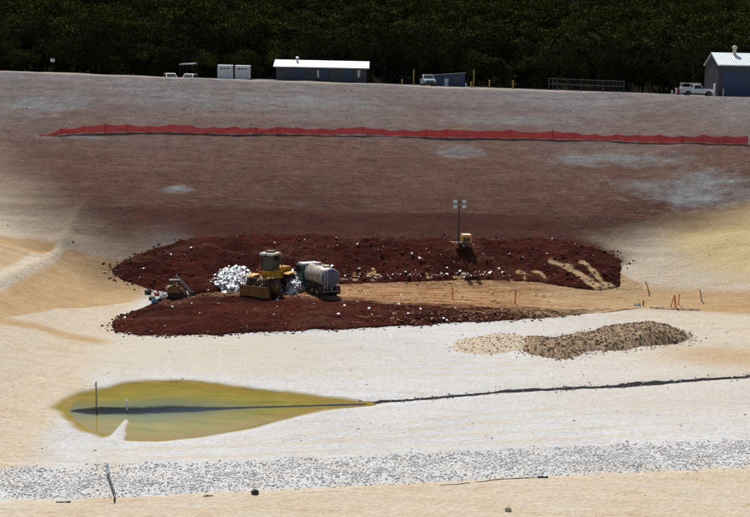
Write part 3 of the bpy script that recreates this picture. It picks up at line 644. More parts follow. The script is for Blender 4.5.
# ------------------------------------------------------------------ spoil heaps beside the track
def build_heap(name, lumps, mat, sm, label, n):
    cx = sum(l[0] for l in lumps) / len(lumps); cy = sum(l[1] for l in lumps) / len(lumps)
    xs = np.arange(min(l[0] - 2.0 * l[2] for l in lumps), max(l[0] + 2.0 * l[2] for l in lumps), .2)
    ys = np.arange(min(l[1] - 2.0 * l[3] for l in lumps), max(l[1] + 2.0 * l[3] for l in lumps), .2)
    X, Y = np.meshgrid(xs, ys); h = 0 * X
    wx = X + 1.1 * fbm(X * .4, Y * .4, 141, 3); wy = Y + 1.1 * fbm(X * .4, Y * .4, 143, 3)
    for (lx, ly, rx, ry, hh) in lumps:
        r2 = ((wx - lx) / rx) ** 2 + ((wy - ly) / ry) ** 2; h = np.maximum(h, .66 * hh * np.maximum(0, 1.15 - r2) ** .8)
    h = h * (1 + .5 * fbm(X * .8, Y * .8, 151, 3)) + .22 * fbm(X * 1.7, Y * 1.7, 155, 3) * sst(.05, .5, h)
    Z = T(X.ravel(), Y.ravel()).reshape(X.shape) + h - .06
    Q = grid_quads(len(ys), len(xs)); hk = h.ravel(); Q = Q[(hk[Q] > .0).any(1)]
    idx, inv = np.unique(Q, return_inverse=True)
    V = np.stack([X.ravel()[idx] - cx, Y.ravel()[idx] - cy, Z.ravel()[idx]], 1)
    t = thing(name, (cx, cy, 0), 0, label, 'heap')
    link('mound', np_mesh('mound', V, inv.reshape(-1, 4), mat), t)
    k = np.where(hk[idx] > .12)[0]; i = RNG.choice(k, n); P = V[i] + np.c_[RNG.normal(0, .12, (n, 2)), np.zeros(n)]
    ke = np.where((hk[idx] > 0) & (hk[idx] < .15))[0]; ie = RNG.choice(ke, n // 3); Pe = V[ie] + np.c_[RNG.normal(0, .55, (n // 3, 2)), np.zeros(n // 3)]
    Pe[:, 2] = T(Pe[:, 0] + cx, Pe[:, 1] + cy); P = np.concatenate([P, Pe]); n = len(P)
    stones('stones', P, .05 + .16 * RNG.random(n) ** 3, sm, .6, .35, t)
    return t
def hp(px, py, rx, ry, h):
    p = PT(px, py); return (p[0], p[1], rx, ry, h)
build_heap('gravel_heap', [hp(650, 336, 2.9, 3.0, 1.35), hp(628, 338, 2.6, 2.8, 1.25), hp(600, 342, 2.4, 2.8, 1.05), hp(575, 345, 2.0, 2.4, .75), hp(548, 349, 1.9, 3.0, 1.1), hp(560, 348, 1.6, 2.6, .8)],
           'heap_brown', 'stone_brown', 'long dark brown mottled gravel heap beside the tan dirt track', 3600)
build_heap('gravel_heap', [hp(485, 346, 2.4, 3.2, .5), hp(510, 342, 2.6, 3.0, .45), hp(472, 348, 1.6, 2.2, .3)],
           'heap_pale', 'stone_cream', 'low pale cream gravel heap at the end of the brown heap', 420)

# ------------------------------------------------------------------ red barrier mesh across the far batter
def build_fence():
    path = [(40, 137.0), (53, 135.5), (80, 133.5), (112, 132.5), (170, 132.5), (230, 134), (300, 134.5), (400, 136.5), (500, 138.5), (600, 140.5), (680, 142.5), (735, 144), (747, 144.5)]
    P = np.array([PT(a, b_) for a, b_ in path]); s = np.r_[0, np.cumsum(np.hypot(*np.diff(P[:, :2], axis=0).T))]; L = s[-1]
    n = 33; ss = np.linspace(0, L, n + 1); px = np.interp(ss, s, P[:, 0]); py = np.interp(ss, s, P[:, 1]); pz = T(px, py)
    t = thing('safety_fence', (float(px[0]), float(py[0]), float(pz[0])), 0, 'long red plastic mesh barrier fence strung across the grey far slope', 'fence')
    o = np.array([px[0], py[0], pz[0]])
    H = np.array([.25, .8] + [.95 + .15 * random.uniform(-1, 1) for _ in range(n - 1)])
    H[3] = 1.05; H[-1] = 1.0
    for k in range(n + 1):
        pf = -.08 if k in (1, 3, 8, 15, 24, 33) else .07; lean = random.uniform(-.06, .06); q = np.array([px[k], py[k], pz[k]]) - o
        MB().tube([(q[0], q[1] + pf, q[2] - .25), (q[0] + lean, q[1] + pf, q[2] + H[k] + (.12 if k in (1, 3, 8, 24) else -.04))], .03, 6).build('post', 'dark_steel', t)
    for k in range(n):
        nx, nz = 24, 9; V = []; F = []
        a = np.array([px[k], py[k]]); d = np.array([px[k + 1], py[k + 1]]) - a
        u = np.linspace(0, 1, nx + 1); x = a[0] + d[0] * u; y = a[1] + d[1] * u; g = T(x, y)
        sag = .22 * np.sin(np.pi * u) * random.uniform(.3, 1.3); top = H[k] + (H[k + 1] - H[k]) * u - sag
        bot = .04 + .03 * np.sin(7 * u + k); bel = .08 * np.sin(np.pi * u * random.choice((1, 2))) * random.uniform(-1, 1)
        def pt(uu, ww):
            i = uu * nx; gx = np.interp(i, range(nx + 1), x); gy = np.interp(i, range(nx + 1), y); gg = np.interp(i, range(nx + 1), g)
            tp = np.interp(i, range(nx + 1), top); b0 = np.interp(i, range(nx + 1), bot); be = np.interp(i, range(nx + 1), bel)
            return (gx - o[0], gy - .035 + be * math.sin(math.pi * ww) - o[1], gg + b0 + (tp - b0) * ww - o[2])
        hu, hw = .35 / nx, .35 / nz
        # ribbons of the mesh, crossing
        for i in range(nx + 1):
            c = i / nx; u0, u1 = max(0, c - hu), min(1, c + hu); n0 = len(V)
            for j in range(4): V += [pt(u0, j / 3), pt(u1, j / 3)]
            F += [(n0 + 2 * j, n0 + 2 * j + 1, n0 + 2 * j + 3, n0 + 2 * j + 2) for j in range(3)]
        for j in range(nz + 1):
            c = j / nz; w0, w1 = max(0, c - hw), min(1, c + hw); n0 = len(V)
            for i in range(9):
                p0, p1 = pt(i / 8, w0), pt(i / 8, w1); V += [(p0[0], p0[1] - .006, p0[2]), (p1[0], p1[1] - .006, p1[2])]
            F += [(n0 + 2 * i, n0 + 2 * i + 1, n0 + 2 * i + 3, n0 + 2 * i + 2) for i in range(8)]
        mesh_obj('mesh_panel', V, F, 'red_mesh', t)
build_fence()

# ------------------------------------------------------------------ sheds on the far crest
def wall_sheet(name, x0, x1, z0, z1, y, mat, parent, rib=.3, amp=.03, axis='x'):
    xs = np.arange(x0, x1 + .001, rib / 4); xs[-1] = x1; V = []; F = []
    for i, x in enumerate(xs):
        d = amp if i % 4 in (1, 2) else 0
        for z in (z0, z1): V.append((x, y - d, z) if axis == 'x' else (y - d, x, z))
    for i in range(len(xs) - 1): F.append((2 * i, 2 * i + 2, 2 * i + 3, 2 * i + 1))
    return mesh_obj(name, V, F, mat, parent)
def roof_slope(name, x0, x1, y0, z0, y1, z1, mat, parent, rib=.3, amp=.018):
    xs = np.arange(x0, x1 + .001, rib / 4); xs[-1] = x1; V = []; F = []
    for i, x in enumerate(xs):
        d = amp if i % 4 in (1, 2) else 0
        V += [(x, y0, z0 + d), (x, y1, z1 + d)]
    for i in range(len(xs) - 1): F.append((2 * i, 2 * i + 2, 2 * i + 3, 2 * i + 1))
    o = mesh_obj(name, V, F, mat, parent); md = o.modifiers.new('thick', 'SOLIDIFY'); md.thickness = .06; return o
def build_long_shed():
    D = 188; x0, x1 = PD(274, D), PD(368, D); cx = (x0 + x1) / 2; w = x1 - x0; z = tz(cx, D) - .1; hw = w / 2; dp = 6.0; H = 2.25
    t = thing('long_shed', (cx, D, z), 0, 'long low dark shed with bright white roof on the far crest', 'shed')
    MB().box(-hw + .3, hw - .3, .06, dp, 0, H - .05).build('wall', 'slate_sheet', t)
    wall_sheet('wall_cladding', -hw + .3, hw - .3, .02, H, .05, 'slate_sheet', t)
    r = roof_slope('roof', -hw - .1, hw + .1, -.45, H - .02, dp * .5, H + 1.0, 'roof_sheet', t)
    roof_slope('roof', -hw - .1, hw + .1, dp * .5, H + 1.0, dp + .4, H - .1, 'roof_sheet', t)
    for sx in (-1, 1): MB().prism([(0, 0)], 0, 1) if False else mesh_obj('gable', [(sx * (hw - .3), .06, H - .06), (sx * (hw - .3), dp - .02, H - .06), (sx * (hw - .3), dp * .5, H + .9)], [(0, 1, 2)], 'slate_sheet', t)
    MB().box(-hw - .1, hw + .1, -.55, -.46, H - .12, H + .03).build('gutter', 'off_white', t)
    MB().lathe([(0, .16), (.5, .16), (.5, .27), (.72, .27), (.8, .1)], 'z', 10, (-hw + 3.3, 2.2, H + .7)).build('roof_vent', 'galvanised', r)
    for x, ww, hh, z0, mt in ((-hw + 3.6, 1.3, 1.1, .9, 'navy_sheet'), (-hw + 6.6, .34, 1.0, .8, 'off_white'), (-hw + 7.4, 1.4, 1.1, .9, 'navy_sheet'), (hw - 2.9, .9, 1.95, .05, 'navy_sheet'), (hw - 1.4, .3, 1.0, .9, 'off_white')):
        nm = 'door' if hh > 1.5 else 'window'
        f = MB().box(x - ww / 2 - .06, x + ww / 2 + .06, -.06, .02, z0 - .06, z0 + hh + .06).build(nm, 'slate_sheet' if mt != 'off_white' else 'grey_metal', t)
        MB().box(x - ww / 2, x + ww / 2, -.075, -.055, z0, z0 + hh).build('pane', mt, f)
build_long_shed()
def build_big_shed():
    D = 184; x0 = PD(717.5, D); w = 11.0; z = tz(x0 + 2, D) - .1; dp = 7.6; H = 4.75; RH = 1.75
    t = thing('tall_shed', (x0, D, z), 0, 'tall dark gabled shed with navy roller door and white roof', 'shed')
    MB().box(.05, w, .08, dp - .03, 0, H - .05).build('wall', 'brown_sheet', t)
    wall_sheet('wall_cladding', 0.03, w, .02, H, .06, 'slate_sheet', t)
    wall_sheet('wall_cladding', .06, dp - .03, .02, H, .03, 'brown_sheet', t, axis='y')
    for xx in (.04, w - .04): mesh_obj('gable', [(xx, .06, H - .06), (xx, dp, H - .06), (xx, dp * .5, H + RH - .08)], [(0, 1, 2)], 'brown_sheet', t)
    r = roof_slope('roof', -.25, w + .25, -.35, H - .12, dp * .5, H + RH, 'roof_sheet', t)
    roof_slope('roof', -.25, w + .25, dp * .5, H + RH, dp + .35, H - .12, 'roof_sheet', t)
    MB().box(-.3, -.24, -.35, -.3, H - .2, H - .1).hexa([(-.3, -.37, H - .28), (-.23, -.37, H - .28), (-.23, dp * .5, H + RH - .16), (-.3, dp * .5, H + RH - .16)], [(-.3, -.37, H - .06), (-.23, -.37, H - .06), (-.23, dp * .5, H + RH + .06), (-.3, dp * .5, H + RH + .06)]).build('barge_board', 'navy_sheet', t)
    MB().box(-.25, w + .25, -.46, -.36, H - .22, H - .06).build('gutter', 'off_white', t)
    v = MB().lathe([(-.5, .26), (.55, .26), (.55, .4), (.62, .4), (.75, .4), (.95, .12)], 'z', 14, (3.1, dp * .5 - .5, H + RH + .1)).build('roof_vent', 'cream_paint', t, True)
    MB().lathe([(0, .3), (.08, .3)], 'z', 14, (3.1, dp * .5 - .5, H + RH + .3)).build('vent_collar', 'galvanised', v)
    f = MB().box(.55, .7, -.06, .02, 0, 3.7).box(5.5, 5.65, -.06, .02, 0, 3.7).box(.55, 5.65, -.07, .02, 3.7, 3.85).build('door_frame', 'slate_sheet', t)
    d = MB()
    for k in range(24): d.box(.7, 5.5, -.05 + .015 * (k % 2), .01, .03 + k * .153, .03 + k * .153 + .148)
    d.build('roller_door', 'navy_sheet', t)
    MB().tube([(.2, -.1, .02), (.2, -.1, H - .1)], .05, 8).build('downpipe', 'brown_sheet', t)
    MB().box(.78, 1.0, -.09, -.05, .1, 1.2).build('notice', 'cream_paint', t)
build_big_shed()
def build_lean_shed():
    D = 189; x0, x1 = PD(430, D), PD(465, D); w = x1 - x0; z = tz((x0 + x1) / 2, D) - .1
    t = thing('storage_shed', (x0, D, z), 0, 'small dark navy shed with rising roofline behind pale blue car', 'shed')
    MB().hexa([(0, 0, 0), (w, 0, 0), (w, 3.2, 0), (0, 3.2, 0)], [(0, 0, 1.6), (w, 0, 2.05), (w, 3.2, 2.05), (0, 3.2, 1.6)]).build('wall', 'navy_sheet', t)
    MB().hexa([(-.15, -.25, 1.62), (w + .15, -.25, 2.1), (w + .15, 3.4, 2.1), (-.15, 3.4, 1.62)], [(-.15, -.25, 1.7), (w + .15, -.25, 2.18), (w + .15, 3.4, 2.18), (-.15, 3.4, 1.7)]).build('roof', 'slate_sheet', t)
    d = MB().box(2.15, 2.75, -.05, -.004, .05, 1.25).build('door', 'off_white', t); MB().box(2.62, 2.68, -.09, -.05, .6, .7).build('handle', 'dark_steel', d)
    f = MB().box(3.3, 4.5, -.04, -.004, .05, 1.6).build('opening_panel', 'slate_sheet', t)
build_lean_shed()

# two pale cabins
def build_cabin(px0, px1, label):
    D = 181.5; x0, x1 = PD(px0, D), PD(px1, D); w = x1 - x0; z = tz((x0 + x1) / 2, D) - .06; H = 1.95
    t = thing('portable_cabin', ((x0 + x1) / 2, D, z), 0, label, 'cabin', 'white cabins on the far crest')
    hw = w / 2
    MB().box(-hw + .04, hw - .04, .04, 1.9, .12, H - .05).build('body', 'off_white', t)
    MB().box(-hw, -hw + .09, 0, .09, 0, H).box(hw - .09, hw, 0, .09, 0, H).box(-hw, hw, 0, .085, .02, .14).box(-hw, hw, 0, .085, H - .16, H).build('frame', 'white_paint', t)
    MB().hexa([(-hw - .05, -.06, H), (hw + .05, -.06, H), (hw + .05, 2, H), (-hw - .05, 2, H)], [(-hw + .1, .08, H + .12), (hw - .1, .08, H + .12), (hw - .1, 1.85, H + .12), (-hw + .1, 1.85, H + .12)]).build('roof', 'white_paint', t)
    for k in range(7):
        x = -hw + .16 + k * (w - .32) / 6
        MB().box(x - .035, x + .035, .015, .04, .15, H - .17).build('slat', 'galvanised', t)
    for k in range(3):
        x = -hw + .38 + k * .5
        if x < hw - .4: MB().box(x, x + .34, -.005, .02, H - .5, H - .32).build('vent', 'slate_sheet', t)
    for sx in (-1, 1): MB().box(sx * (hw - .16) - .15, sx * (hw - .16) + .15, .1, 1.8, 0, .11).build('skid', 'dark_steel', t)
build_cabin(217.5, 232, 'white ribbed portable cabin on the crest, farther from the long shed')
build_cabin(235, 249.5, 'white ribbed portable cabin on the crest, between its twin and the long shed')

# ------------------------------------------------------------------ vehicles on the crest
def build_car(name, x, y, rz, kind, paint, label, cat='car', dz=0):
    t = thing(name, (x, y, tz(x, y) + dz), rz, label, cat)
    L = 4.6; hw = .86
    if kind == 'ute':
        prof = [(-2.35, .42), (-2.35, .92), (-.75, .95), (.75, 1.02), (2.1, .96), (2.3, .8), (2.32, .42), (1.95, .36), (1.85, .62), (1.5, .74), (1.15, .62), (1.05, .34), (-1.0, .34), (-1.1, .62), (-1.42, .74), (-1.75, .62), (-1.85, .36)]
        cab = [(-.72, .95), (-.62, 1.62), (.25, 1.64), (.85, 1.0)]
    else:
        prof = [(-2.2, .4), (-2.25, .9), (-2.1, 1.0), (.75, 1.02), (2.05, .92), (2.2, .75), (2.22, .4), (1.8, .34), (1.7, .6), (1.38, .7), (1.05, .6), (.95, .32), (-1.0, .32), (-1.1, .6), (-1.4, .7), (-1.72, .6), (-1.82, .34)]
        cab = [(-2.1, 1.0), (-1.75, 1.6), (-.1, 1.64), (.8, 1.02)]
    bd = MB().prism(prof, -hw, hw).build('body', paint, t, bevel=.05)
    c = MB(); (xa, za), (xb, zb), (xc, zc), (xd, zd) = cab; k = .16
    c.hexa([(xa, -hw + .03, za), (xd, -hw + .03, zd), (xd, hw - .03, zd), (xa, hw - .03, za)], [(xb, -hw + k, zb), (xc, -hw + k, zc), (xc, hw - k, zc), (xb, hw - k, zb)])
    cb = c.build('cabin', paint, t, bevel=.04)
    def lerp(a, b_, f): return a + (b_ - a) * f
    for sy in (-1, 1):
        y0, y1 = sy * (hw - .03), sy * (hw - k); o = sy * .012
        spans = ((.06, .5), (.55, .94)) if kind != 'ute' else ((.08, .92),)
        for a, e in spans:
            V = [(lerp(xa, xd, a) * .92 + lerp(xb, xc, a) * .08, lerp(y0, y1, .1) + o, lerp(za, zb, .1)), (lerp(xa, xd, e) * .92 + lerp(xb, xc, e) * .08, lerp(y0, y1, .1) + o, lerp(zd, zc, .1)),
                 (lerp(xb, xc, e), lerp(y0, y1, .86) + o, lerp(zd, zc, .86)), (lerp(xb, xc, a), lerp(y0, y1, .86) + o, lerp(za, zb, .86))]
            mesh_obj('side_window', V, [(0, 1, 2, 3)], 'glass', cb)
    for (p, q, zp, zq, off) in ((xd, xc, zd, zc, .012), (xa, xb, za, zb, -.012)):
        V = [(lerp(p, q, f) + off, s_ * (hw - .03 - (k - .03) * f - .07), lerp(zp, zq, f)) for f, s_ in ((.1, -1), (.1, 1), (.9, 1), (.9, -1))]
        mesh_obj('windscreen' if off > 0 else 'rear_window', V, [(0, 1, 2, 3)], 'glass', cb)
    fx = prof[5][0] + .0
    for sy in (-1, 1):
        MB().box(fx - .03, fx + .03, sy * .72 - .14, sy * .72 + .14, .66, .82).build('headlight', 'lamp_glass', bd)
        MB().box(-2.37, -2.2, sy * .74 - .08, sy * .74 + .08, .6, .86).build('tail_light', 'red_plastic', bd)
        MB().box(.62, .78, sy * (hw + .04) - .07, sy * (hw + .04) + .07, 1.04, 1.2).build('mirror', 'black_plastic', t)
        for wx in (1.5 if kind == 'ute' else 1.38, -1.42 if kind == 'ute' else -1.4): wheel(t, wx, sy * (hw - .1), .34, .22)
    MB().box(fx - .02, fx + .1, -hw + .05, hw - .05, .42, .6).build('bumper', 'black_plastic', t, bevel=.02)
    MB().box(fx - .01, fx + .035, -.5, .5, .64, .8).build('grille', 'black_plastic', t)
    if kind == 'ute':
        tr = MB().box(-2.4, -.8, -.9, .9, .95, 1.0).box(-2.4, -.8, -.93, -.88, 1.0, 1.22).box(-2.4, -.8, .88, .93, 1.0, 1.22).box(-2.43, -2.38, -.93, .93, 1.0, 1.22).build('tray', paint, t)
        rk = MB()
        for xx in (-2.3, -.85):
            for yy in (-.85, .85): rk.tube([(xx, yy, 1.0), (xx, yy, 1.78)], .03, 6)
            rk.tube([(xx, -.85, 1.78), (xx, .85, 1.78)], .03, 6)
        for yy in (-.85, .85): rk.tube([(-2.35, yy, 1.78), (.35, yy, 1.78)], .035, 6)
        rk.build('ladder_rack', 'white_paint', t)
    return t
build_car('utility_truck', PD(697, 183), 182.6, R(-4), 'ute', 'white_paint', 'white utility truck with ladder rack parked beside the tall shed', 'truck')
build_car('parked_car', PD(428, 182), 182.5, R(-84), 'wagon', 'pale_blue_paint', 'pale blue car facing the pit before the navy shed')
build_car('parked_car', PD(172.5, 190), 188.5, R(-70), 'wagon', 'white_paint', 'white car behind the crest edge, farther from the white cabins')
build_car('parked_car', PD(190.5, 190), 188.5, R(-100), 'wagon', 'off_white', 'greyish white car behind the crest edge, under the carport roof')
def build_carport():
    D = 199; x0, x1 = PD(179, D), PD(194, D); z = tz(x0, D)
    t = thing('carport', ((x0 + x1) / 2, D, z), 0, 'flat pale carport roof on thin posts behind the white cars', 'carport'); w = (x1 - x0) / 2
    MB().hexa([(-w, 0, 2.95), (w, 0, 3.05), (w, 4, 3.2), (-w, 4, 3.1)], [(-w, 0, 3.08), (w, 0, 3.18), (w, 4, 3.33), (-w, 4, 3.23)]).build('roof', 'roof_sheet', t)
    for xx in (-w + .1, w - .1):
        for yy in (.2, 3.8): MB().tube([(xx, yy, -.2), (xx, yy, 3.1)], .05, 6).build('post', 'dark_steel', t)
build_carport()
def build_board():
    D = 196; x = PD(53, D); z = tz(x, D); t = thing('sign_board', (x, D, z), 0, 'small blank white board on a post before the wood', 'sign')
    MB().tube([(0, .05, -.2), (0, .05, 3.1)], .05, 6).build('post', 'dark_steel', t); MB().box(-.33, .33, -.03, .0, 2.65, 3.15).build('board', 'white_paint', t)
build_board()
def post(px, D, h, r, mat, name, label, cat, group=None, lean=(0, 0), cap=None, loc=None):
    x, y = (PD(px, D), D) if loc is None else loc[:2]; z = gz(x, y)
    t = thing(name, (x, y, z), 0, label, cat, group)
    MB().tube([(0, 0, -.2), (lean[0] * .5, lean[1] * .5, h * .5), (lean[0], lean[1], h)], r, 8).build('shaft', mat, t, True)
    MB().lathe([(0, r * 1.12), (.08, r * 1.12), (.11, r * .5)], 'z', 8, (lean[0], lean[1], h - .06)).build('cap', cap or mat, t)
    return t
B = 'yellow posts along the far crest'
for px, h, r, lab in ((402, .8, .09, 'short yellow bollard on the crest, between long shed and tall yellow post'), (413.5, 2.2, .07, 'tall yellow post on the crest beside the pale blue car'),
                      (473.5, 2.5, .07, 'tall yellow post on the crest just past the navy shed'), (489.5, 1.15, .09, 'short yellow bollard on the crest, second past the navy shed'),
                      (513, 1.15, .09, 'short yellow bollard on the crest, last before the dark pipe frame')):
    post(px, 180.5, h, r, 'yellow_post', 'yellow_post', lab, 'post', B)
post(471, 179.8, .75, .1, 'yellow_post', 'yellow_post', 'squat yellow bollard at the foot of the tall yellow post', 'post', B)
post(466, 180.5, .55, .08, 'off_white', 'marker_post', 'low whitish post on the crest at the navy shed corner', 'post')
post(714.6, 181, 1.75, .14, 'white_stake', 'marker_post', 'white post standing before the corner of the tall shed', 'post')
for px, h, lab in ((672.5, .55, 'knee-high white post on the crest, farthest from the white truck'), (676.5, .95, 'thin white post on the crest beside a dark drum'), (681, 1.2, 'thin white post on the crest just behind the white truck')):
    post(px, 181.5, h, .12, 'off_white', 'marker_post', lab, 'post')
def build_drum(px, D):
    x = PD(px, D); t = thing('oil_drum', (x, D, tz(x, D) - .02), 0, 'dark red drum on the crest between two thin white posts', 'drum')
    MB().lathe([(0, .28), (.02, .3), (.28, .29), (.3, .31), (.32, .29), (.58, .29), (.6, .31), (.62, .29), (.87, .3), (.9, .28)], 'z', 16).build('shell', 'red_plastic', t, True)
    MB().lathe([(0, .045), (.03, .045)], 'z', 8, (.16, 0, .9)).build('bung', 'dark_steel', t)
build_drum(678.8, 181.8)
def build_pipe_frame():
    D = 182; t = None; xs = [PD(p, D) for p in (549, 553, 557, 581, 603, 624)]; x0 = xs[0]; z0 = tz(x0, D)
    t = thing('pipe_frame', (x0, D, z0), 0, 'long dark pipe fence frame standing on the crest', 'fence'); zs = [tz(x, D) - z0 for x in xs]
    for x, z in zip(xs, zs): MB().tube([(x - x0, 0, z - .2), (x - x0, 0, z + 1.75)], .07, 8).build('post', 'slate_sheet', t)
    for h in (1.7, .95): MB().tube([(x - x0, -.06, z + h) for x, z in zip(xs, zs)], .045, 6).build('rail', 'slate_sheet', t)
    for i in range(2, 5):
        x, e = xs[i] - x0, xs[i + 1] - x0; nb = 14; mb = MB()
        for k in range(1, nb): xx = x + (e - x) * k / nb; mb.tube([(xx, -.05, zs[i] + .12), (xx, -.05, zs[i] + 1.7)], .014, 4)
        mb.build('wire_infill', 'slate_sheet', t)
build_pipe_frame()

# ------------------------------------------------------------------ landfill compactor
def build_compactor():
    p = on_surface(267, 297.5); z = gz(p[0], p[1] + 1)
    t = thing('landfill_compactor', (p[0] + .15, p[1] + 2.2, z - .02), R(180 + 64), 'yellow landfill compactor with raised cab, dark cleated drums and front blade', 'compactor', scale=.86); t.scale = (.84, .8, .95)
    MB().box(-3.0, -.1, -.62, .62, .75, 1.35).box(.1, 2.1, -.5, .5, .75, 1.3).build('frame', 'dark_steel', t, bevel=.04)
    MB().tube([(0, 0, .7), (0, 0, 1.45)], .22, 12).build('articulation_pin', 'dark_steel', t, True)
    h = MB().prism([(-3.2, 1.3), (-3.2, 2.15), (-2.9, 2.35), (-.75, 2.5), (-.75, 1.3)], -.78, .78).build('engine_hood', 'yellow_paint', t, bevel=.06)
    for k in range(6): MB().box(-3.24, -3.19, -.62, .62, 1.42 + k * .12, 1.48 + k * .12).build('grille_slat', 'dark_steel', h)
    for sy in (-1, 1):
        for k in range(4): MB().box(-2.6 + k * .45, -2.3 + k * .45, sy * .79 - .01, sy * .79 + .01, 1.6, 2.1).build('side_louver', 'dark_steel', h)
    MB().tube([(-1.7, .35, 2.35), (-1.7, .35, 3.25), (-1.82, .35, 3.38)], .08, 10).build('exhaust', 'dark_steel', t, True)
    MB().lathe([(0, .17), (.45, .17), (.45, .22), (.6, .2), (.66, .05)], 'z', 12, (-1.25, -.4, 2.42)).build('air_cleaner', 'cream_paint', t, True)
    MB().prism([(-3.5, .7), (-3.5, 1.55), (-3.2, 1.7), (-3.0, .7)], -.95, .95).build('counterweight', 'muddy_yellow', t, bevel=.05)
    # platform and cab
    MB().box(-.9, .95, -1.05, 1.05, 1.5, 1.66).build('platform', 'yellow_paint', t, bevel=.02)
    cab = MB().hexa([(-.55, -.78, 1.66), (.75, -.78, 1.66), (.75, .78, 1.66), (-.55, .78, 1.66)], [(-.55, -.76, 2.25), (.82, -.76, 2.25), (.82, .76, 2.25), (-.55, .76, 2.25)]).build('cab', 'yellow_paint', t, bevel=.03)
    for x in (-.5, .74):
        for y in (-.72, .72): MB().box(x - .06, x + .06, y - .06, y + .06, 2.2, 3.75).build('pillar', 'dark_steel', cab)
    MB().box(-.44, -.4, -.66, .66, 2.27, 3.6).build('glass_pane', 'glass', cab); MB().box(.7, .74, -.66, .66, 2.27, 3.6).build('glass_pane', 'glass', cab)
    for y in (-.72, .72): MB().box(-.42, .66, y - .02, y + .02, 2.27, 3.6).build('glass_pane', 'glass', cab)
    rf = MB().hexa([(-.75, -.95, 3.75), (1.0, -.95, 3.75), (1.0, .95, 3.75), (-.75, .95, 3.75)], [(-.65, -.85, 3.95), (.9, -.85, 3.95), (.9, .85, 3.95), (-.65, .85, 3.95)]).build('cab_roof', 'cream_paint', t, bevel=.03)
    MB().box(-.3, .5, -.45, .45, 3.95, 4.12).build('air_conditioner', 'dark_steel', rf)
    for y in (-.7, -.3, .3, .7): MB().box(1.0, 1.1, y - .12, y + .12, 3.72, 3.92).build('work_light', 'lamp_glass', rf)
    # front nose, arms, blade with trash rack
    MB().prism([(.9, 1.3), (.9, 1.75), (2.0, 1.55), (2.15, 1.2), (2.1, .8), (.9, .8)], -.55, .55).build('front_cowl', 'muddy_yellow', t, bevel=.05)
    for y in (-.72, .72):
        MB().hexa([(1.3, y - .12, .75), (3.3, y - .12, .35), (3.3, y + .12, .35), (1.3, y + .12, .75)], [(1.3, y - .12, 1.1), (3.3, y - .12, .7), (3.3, y + .12, .7), (1.3, y + .12, 1.1)]).build('push_arm', 'muddy_yellow', t, bevel=.02)
        MB().tube([(1.6, y * .6, 1.6), (2.4, y * .6, 1.25)], .09, 8).tube([(2.4, y * .6, 1.25), (3.25, y * .6, .88)], .05, 8).build('hydraulic_ram', 'grey_metal', t, True)
    bl = MB().prism([(3.3, .05), (3.42, .05), (3.36, .5), (3.5, 1.1), (3.4, 1.1), (3.26, .5)], -1.9, 1.9).build('blade', 'muddy_yellow', t)
    MB().box(3.28, 3.46, -1.92, 1.92, 0, .12).build('cutting_edge', 'dark_steel', bl)
    for k in range(13): y = -1.8 + k * .3; MB().box(3.42, 3.48, y - .03, y + .03, 1.1, 1.85).build('trash_rack_bar', 'dark_steel', bl)
    MB().box(3.41, 3.49, -1.85, 1.85, 1.85, 1.93).build('trash_rack_rail', 'muddy_yellow', bl)
    # cleated drums
    for x in (-1.75, 1.55):
        for sy in (-1, 1):
            y = sy * 1.3; w = MB().lathe([(-.5, .35), (-.5, .78), (.5, .78), (.5, .35)], 'y', 24, (x, y, .9)).build('drum', 'rust_drum', t, True)
            MB().lathe([(-.53, .12), (-.51, .42), (.51, .42), (.53, .12)], 'y', 14, (x, y, .9)).build('hub', 'muddy_yellow', w, True)
            c = MB()
            for row in range(5):
                for k in range(12):
                    a = 2 * math.pi * (k + .5 * (row % 2)) / 12; yy = y - .4 + row * .2; ca, sa = math.cos(a), math.sin(a)
                    b_ = [(x + ca * .76 - sa * s1 * .09, yy + s2 * .06, .9 + sa * .76 + ca * s1 * .09) for s1, s2 in ((-1, -1), (1, -1), (1, 1), (-1, 1))]
                    tt = [(x + ca * .91 - sa * s1 * .05, yy + s2 * .04, .9 + sa * .91 + ca * s1 * .05) for s1, s2 in ((-1, -1), (1, -1), (1, 1), (-1, 1))]
                    c.hexa(b_, tt)
            c.build('cleats', 'rust_drum', w)
            MB().hexa([(x - .85, y - .52, 1.82), (x + .85, y - .52, 1.82), (x + .85, y + .52, 1.82), (x - .85, y + .52, 1.82)], [(x - .7, y - .52, 1.92), (x + .7, y - .52, 1.92), (x + .7, y + .52, 1.92), (x - .7, y + .52, 1.92)]).build('fender', 'yellow_paint', t)
    for sy in (-1, 1):
        r = MB()
        for xx in (-.85, .0, .9): r.tube([(xx, sy * 1.02, 1.66), (xx, sy * 1.02, 2.5)], .025, 6)
        r.tube([(-.85, sy * 1.02, 2.5), (.9, sy * 1.02, 2.5)], .025, 6).tube([(-.85, sy * 1.02, 2.1), (.9, sy * 1.02, 2.1)], .02, 6).build('handrail', 'yellow_paint', t)
        l = MB(); l.tube([(-.35, sy * 1.1, .5), (-.35, sy * 1.1, 1.6)], .03, 6).tube([(.1, sy * 1.1, .5), (.1, sy * 1.1, 1.6)], .03, 6)
        for k in range(4): l.box(-.35, .1, sy * 1.1 - .05, sy * 1.1 + .05, .55 + k * .28, .58 + k * .28)
        l.build('ladder', 'dark_steel', t)
build_compactor()

